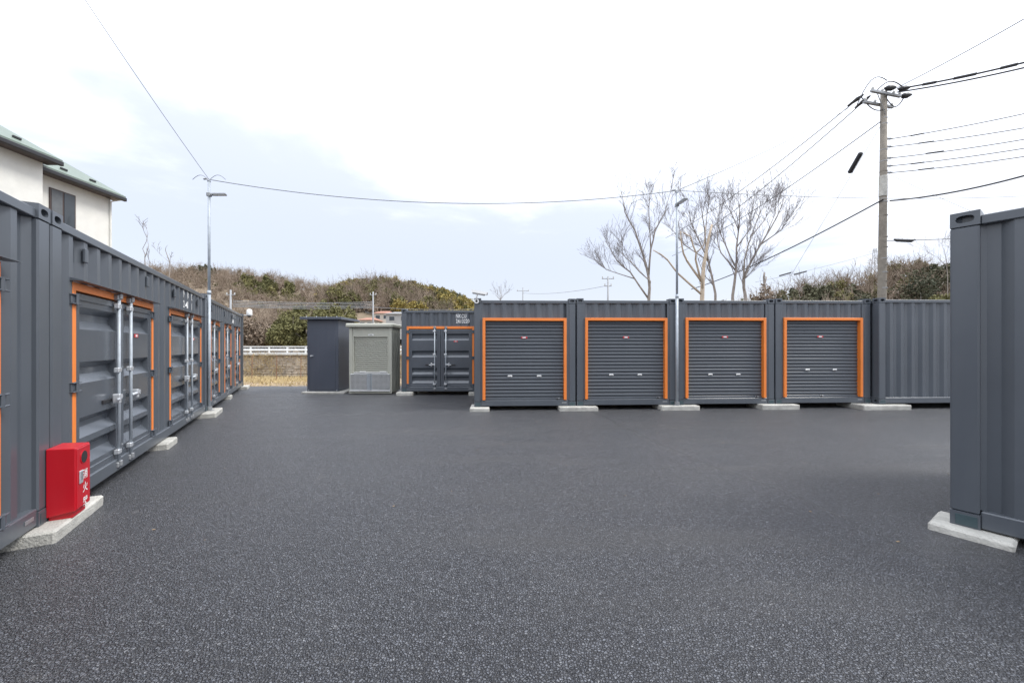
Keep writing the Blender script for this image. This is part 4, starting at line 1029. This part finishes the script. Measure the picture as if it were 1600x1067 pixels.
bare_tree('tall bare tree left of the middle lamp pole', 25, [
    [(442,930,.17),(440,760),(395,600),(340,420),(265,290),(240,140)], [(440,770,.12),(455,560),(490,430),(560,290),(610,110)],
    [(410,930,.11),(300,730),(200,640),(120,500)], [(455,560,.08),(440,400),(440,130)], [(510,930,.09),(450,800),(310,660),(250,600),(235,500)], [(310,790,.06),(130,710),(60,650)]], .17, 3, 'bark_grey', 19, 1.25)
bare_tree('pale heavily pruned bare tree right of the middle lamp pole', 22, [
    [(830,930,.21),(838,690),(870,560),(905,380)], [(825,810,.12),(720,650),(680,540),(675,430)], [(825,780,.11),(785,640),(790,590),(740,470),(695,440)],
    [(815,900,.11),(650,740),(580,640),(470,570)], [(845,880,.12),(835,700)], [(795,590,.06),(830,540),(835,400)]], .24, 5, 'bark_pale', 1, 1.0, .9, .45)
bare_tree('slender dark bare tree behind the pruned one', 28, [
    [(930,890,.15),(880,650),(850,400),(810,180)], [(880,660,.09),(750,370),(730,200)], [(870,640,.08),(700,530),(580,380)], [(855,420,.07),(880,300),(880,180)], [(895,720,.07),(850,560),(760,520)]], .15, 8, 'bark_grey', 16, 1.5)
bare_tree('bare tree with steep forked limbs directly left of the widest one', 27, [
    [(1055,900,.17),(1085,720),(1085,550),(1110,350),(1120,160)], [(1085,690,.10),(1000,540),(950,380),(960,200)], [(1085,720,.09),(970,590),(940,480),(930,300)], [(1090,560,.08),(1180,420),(1210,200)], [(1100,420,.06),(1050,300),(1030,190)]], .17, 9, 'bark_grey', 17, 1.5)
bare_tree('widest bare tree, spreading right towards the utility pole', 26, [
    [(1150,910,.18),(1140,780),(1200,640),(1270,510),(1390,320),(1440,180)], [(1140,790,.11),(1140,640),(1220,400),(1280,220)], [(1265,520,.08),(1420,420),(1490,300)], [(1075,890,.09),(1130,800),(1240,680)], [(1180,500,.07),(1240,380),(1330,200)], [(1300,460,.06),(1370,300),(1400,190)]], .18, 12, 'bark_grey', 17, 1.5)
bare_tree('short broken stump trunk above the fourth shuttered container', 30, [[(1290,900,.17),(1295,800),(1292,735)], [(1297,830,.10),(1307,765)]], .17, 14, 'bark_grey', 1, .5, .2, .7)
bare_tree('thin bare sapling above the middle container of the left row', 14.5, [[(-3260,900,.03),(-3262,640),(-3275,560),(-3240,450),(-3252,400)], [(-3262,640,.02),(-3225,540),(-3245,430)], [(-3240,900,.02),(-3230,700),(-3222,640)]], .03, 15, 'bark_grey', 1, .5, .3)
bare_tree('curved bare sapling above the far end of the middle left container', 20, [[(-3090,800,.05),(-3085,660),(-3110,570),(-3095,530)], [(-3085,660,.02),(-3140,610)]], .05, 16, 'bark_grey', 1, .6, .3)
bare_tree('small far bare bush behind the first shuttered container', 48, [[(-650,960,.10),(-645,900),(-655,860)], [(-648,930,.07),(-615,890)], [(-648,940,.07),(-690,895)]], .10, 17, 'bark_grey', 4, 1.3, .6)
bare_tree('bare crown at the top of the right hill beside the right container', 60, [[(2640,760,.08),(2630,640),(2600,540)], [(2635,690,.06),(2560,620),(2500,590)], [(2635,680,.06),(2690,560)]], .08, 18, 'bark_grey', 7, 3.6, 1.5)
# reddish scrub at the foot of these trees
for i, (px, Y, wd, hg, lb) in enumerate(((1180, 30, 3.6, 6.0, 'reddish brown thicket under the widest bare tree'), (1135, 31, 3.4, 5.5, 'low brown thicket behind the third shuttered container'), (1100, 33, 3, 5.2, 'low brown thicket behind the pruned tree'), (1198, 29, 2.4, 6.6, 'brown thicket round the stump'))):
    leafy_tree(lb, px, Y, wd, hg, 'wood_brown', 300+i, 0, 'thickets behind the row', 900)
for i, (px, Y, wd, hg, mt, lb) in enumerate(((1222, 52, 3.2, 9.0, 'wood_dark', 'dark conical evergreen at the left end of the right hill'), (1258, 56, 5, 8.2, 'wood_brown', 'round brown tree second from the left on the right hill'),
        (1440, 58, 7.5, 13.6, 'wood_dark', 'large dark evergreen at the crest of the right hill'), (1405, 60, 6, 12.5, 'wood_brown', 'tall brown tree left of the large evergreen'), (1348, 60, 4.6, 10.6, 'wood_dark', 'dark evergreen left of the utility pole foot'), (1468, 50, 5, 9, 'wood_green', 'olive bush beside the container at the right edge'))):
    leafy_tree(lb, px, Y, wd, hg, mt, 400+i, 0, 'trees on the right hill', 1900)

# ------------------------------------------------------------ grass, litter
n = 9000; y = RNG.uniform(14.95, 32.4, n)**1.0; x = RNG.uniform(-.72, -.42, n)*y; keep = (RNG.uniform(size=n) < (.25+.75*np.clip((y-17)/12, 0, 1)))
x, y = x[keep], y[keep]; n = len(x); z = np.array([ground_z(v) for v in y])-.03
h = RNG.uniform(.08, .34, n)*(.4+.6*np.clip((y-16)/12, 0, 1)); lean = RNG.normal(0, .5, (n, 2))*h[:, None]; a = RNG.uniform(0, 6.28, n); ww = RNG.uniform(.008, .022, n)
B = np.stack([x, y, z], 1); S = np.stack([np.cos(a)*ww, np.sin(a)*ww, 0*a], 1); T = B+np.stack([lean[:, 0], lean[:, 1], h], 1)
V = np.stack([B-S, B+S, T+S*.2, T-S*.2], 1).reshape(-1, 3)
tag(link('dry_grass', np_mesh('dry_grass', V, np.arange(4*n).reshape(-1, 4), 'dry_grass')), 'straw coloured dry grass between the yard and the stone bank', 'grass', None, 'stuff')
n = 9000; xx = RNG.uniform(-24, -8, n); zz = RNG.uniform(-1.2, .9, n); yy = WALL_Y+.02+RNG.uniform(-.25, .1, n)
keep = RNG.uniform(size=n) < np.clip(.25+.35*np.sin(xx*1.1)+.25*np.sin(xx*2.7+zz*2), .05, 1); xx, yy, zz = xx[keep], yy[keep], zz[keep]; n = len(xx)
B = np.stack([xx, yy, zz], 1); T = B+np.stack([RNG.normal(0, .12, n), RNG.normal(-.08, .06, n), RNG.uniform(-.15, .35, n)], 1); S = np.stack([RNG.uniform(.008, .02, n), 0*xx, RNG.uniform(-.01, .01, n)], 1)
V = np.stack([B-S, B+S, T+S*.3, T-S*.3], 1).reshape(-1, 3)
tag(link('dry_vines', np_mesh('dry_vines', V, np.arange(4*n).reshape(-1, 4), 'dry_grass')), 'withered straw vines hanging over the stone bank', 'vines', None, 'stuff')
n = 150; C = np.stack([RNG.uniform(-6, 9, n), RNG.uniform(3, 9.3, n)**1.0, np.full(n, .008)], 1); C[:70, 1] = RNG.uniform(7.5, 9.2, 70); C[:70, 0] = RNG.uniform(-1, 9, 70)
a = rand_dir(n, RNG); a[:, 2] *= .2; b = np.cross(a, np.array([0, 0, 1.])); s_ = RNG.uniform(.005, .013, (n, 1)); V, Q = quads(C, a*s_, b*s_*.6)
tag(link('leaf_litter', np_mesh('leaf_litter', V, Q, 'leaf_litter')), 'tiny fallen leaves and grit scattered on the asphalt', 'litter', None, 'stuff')
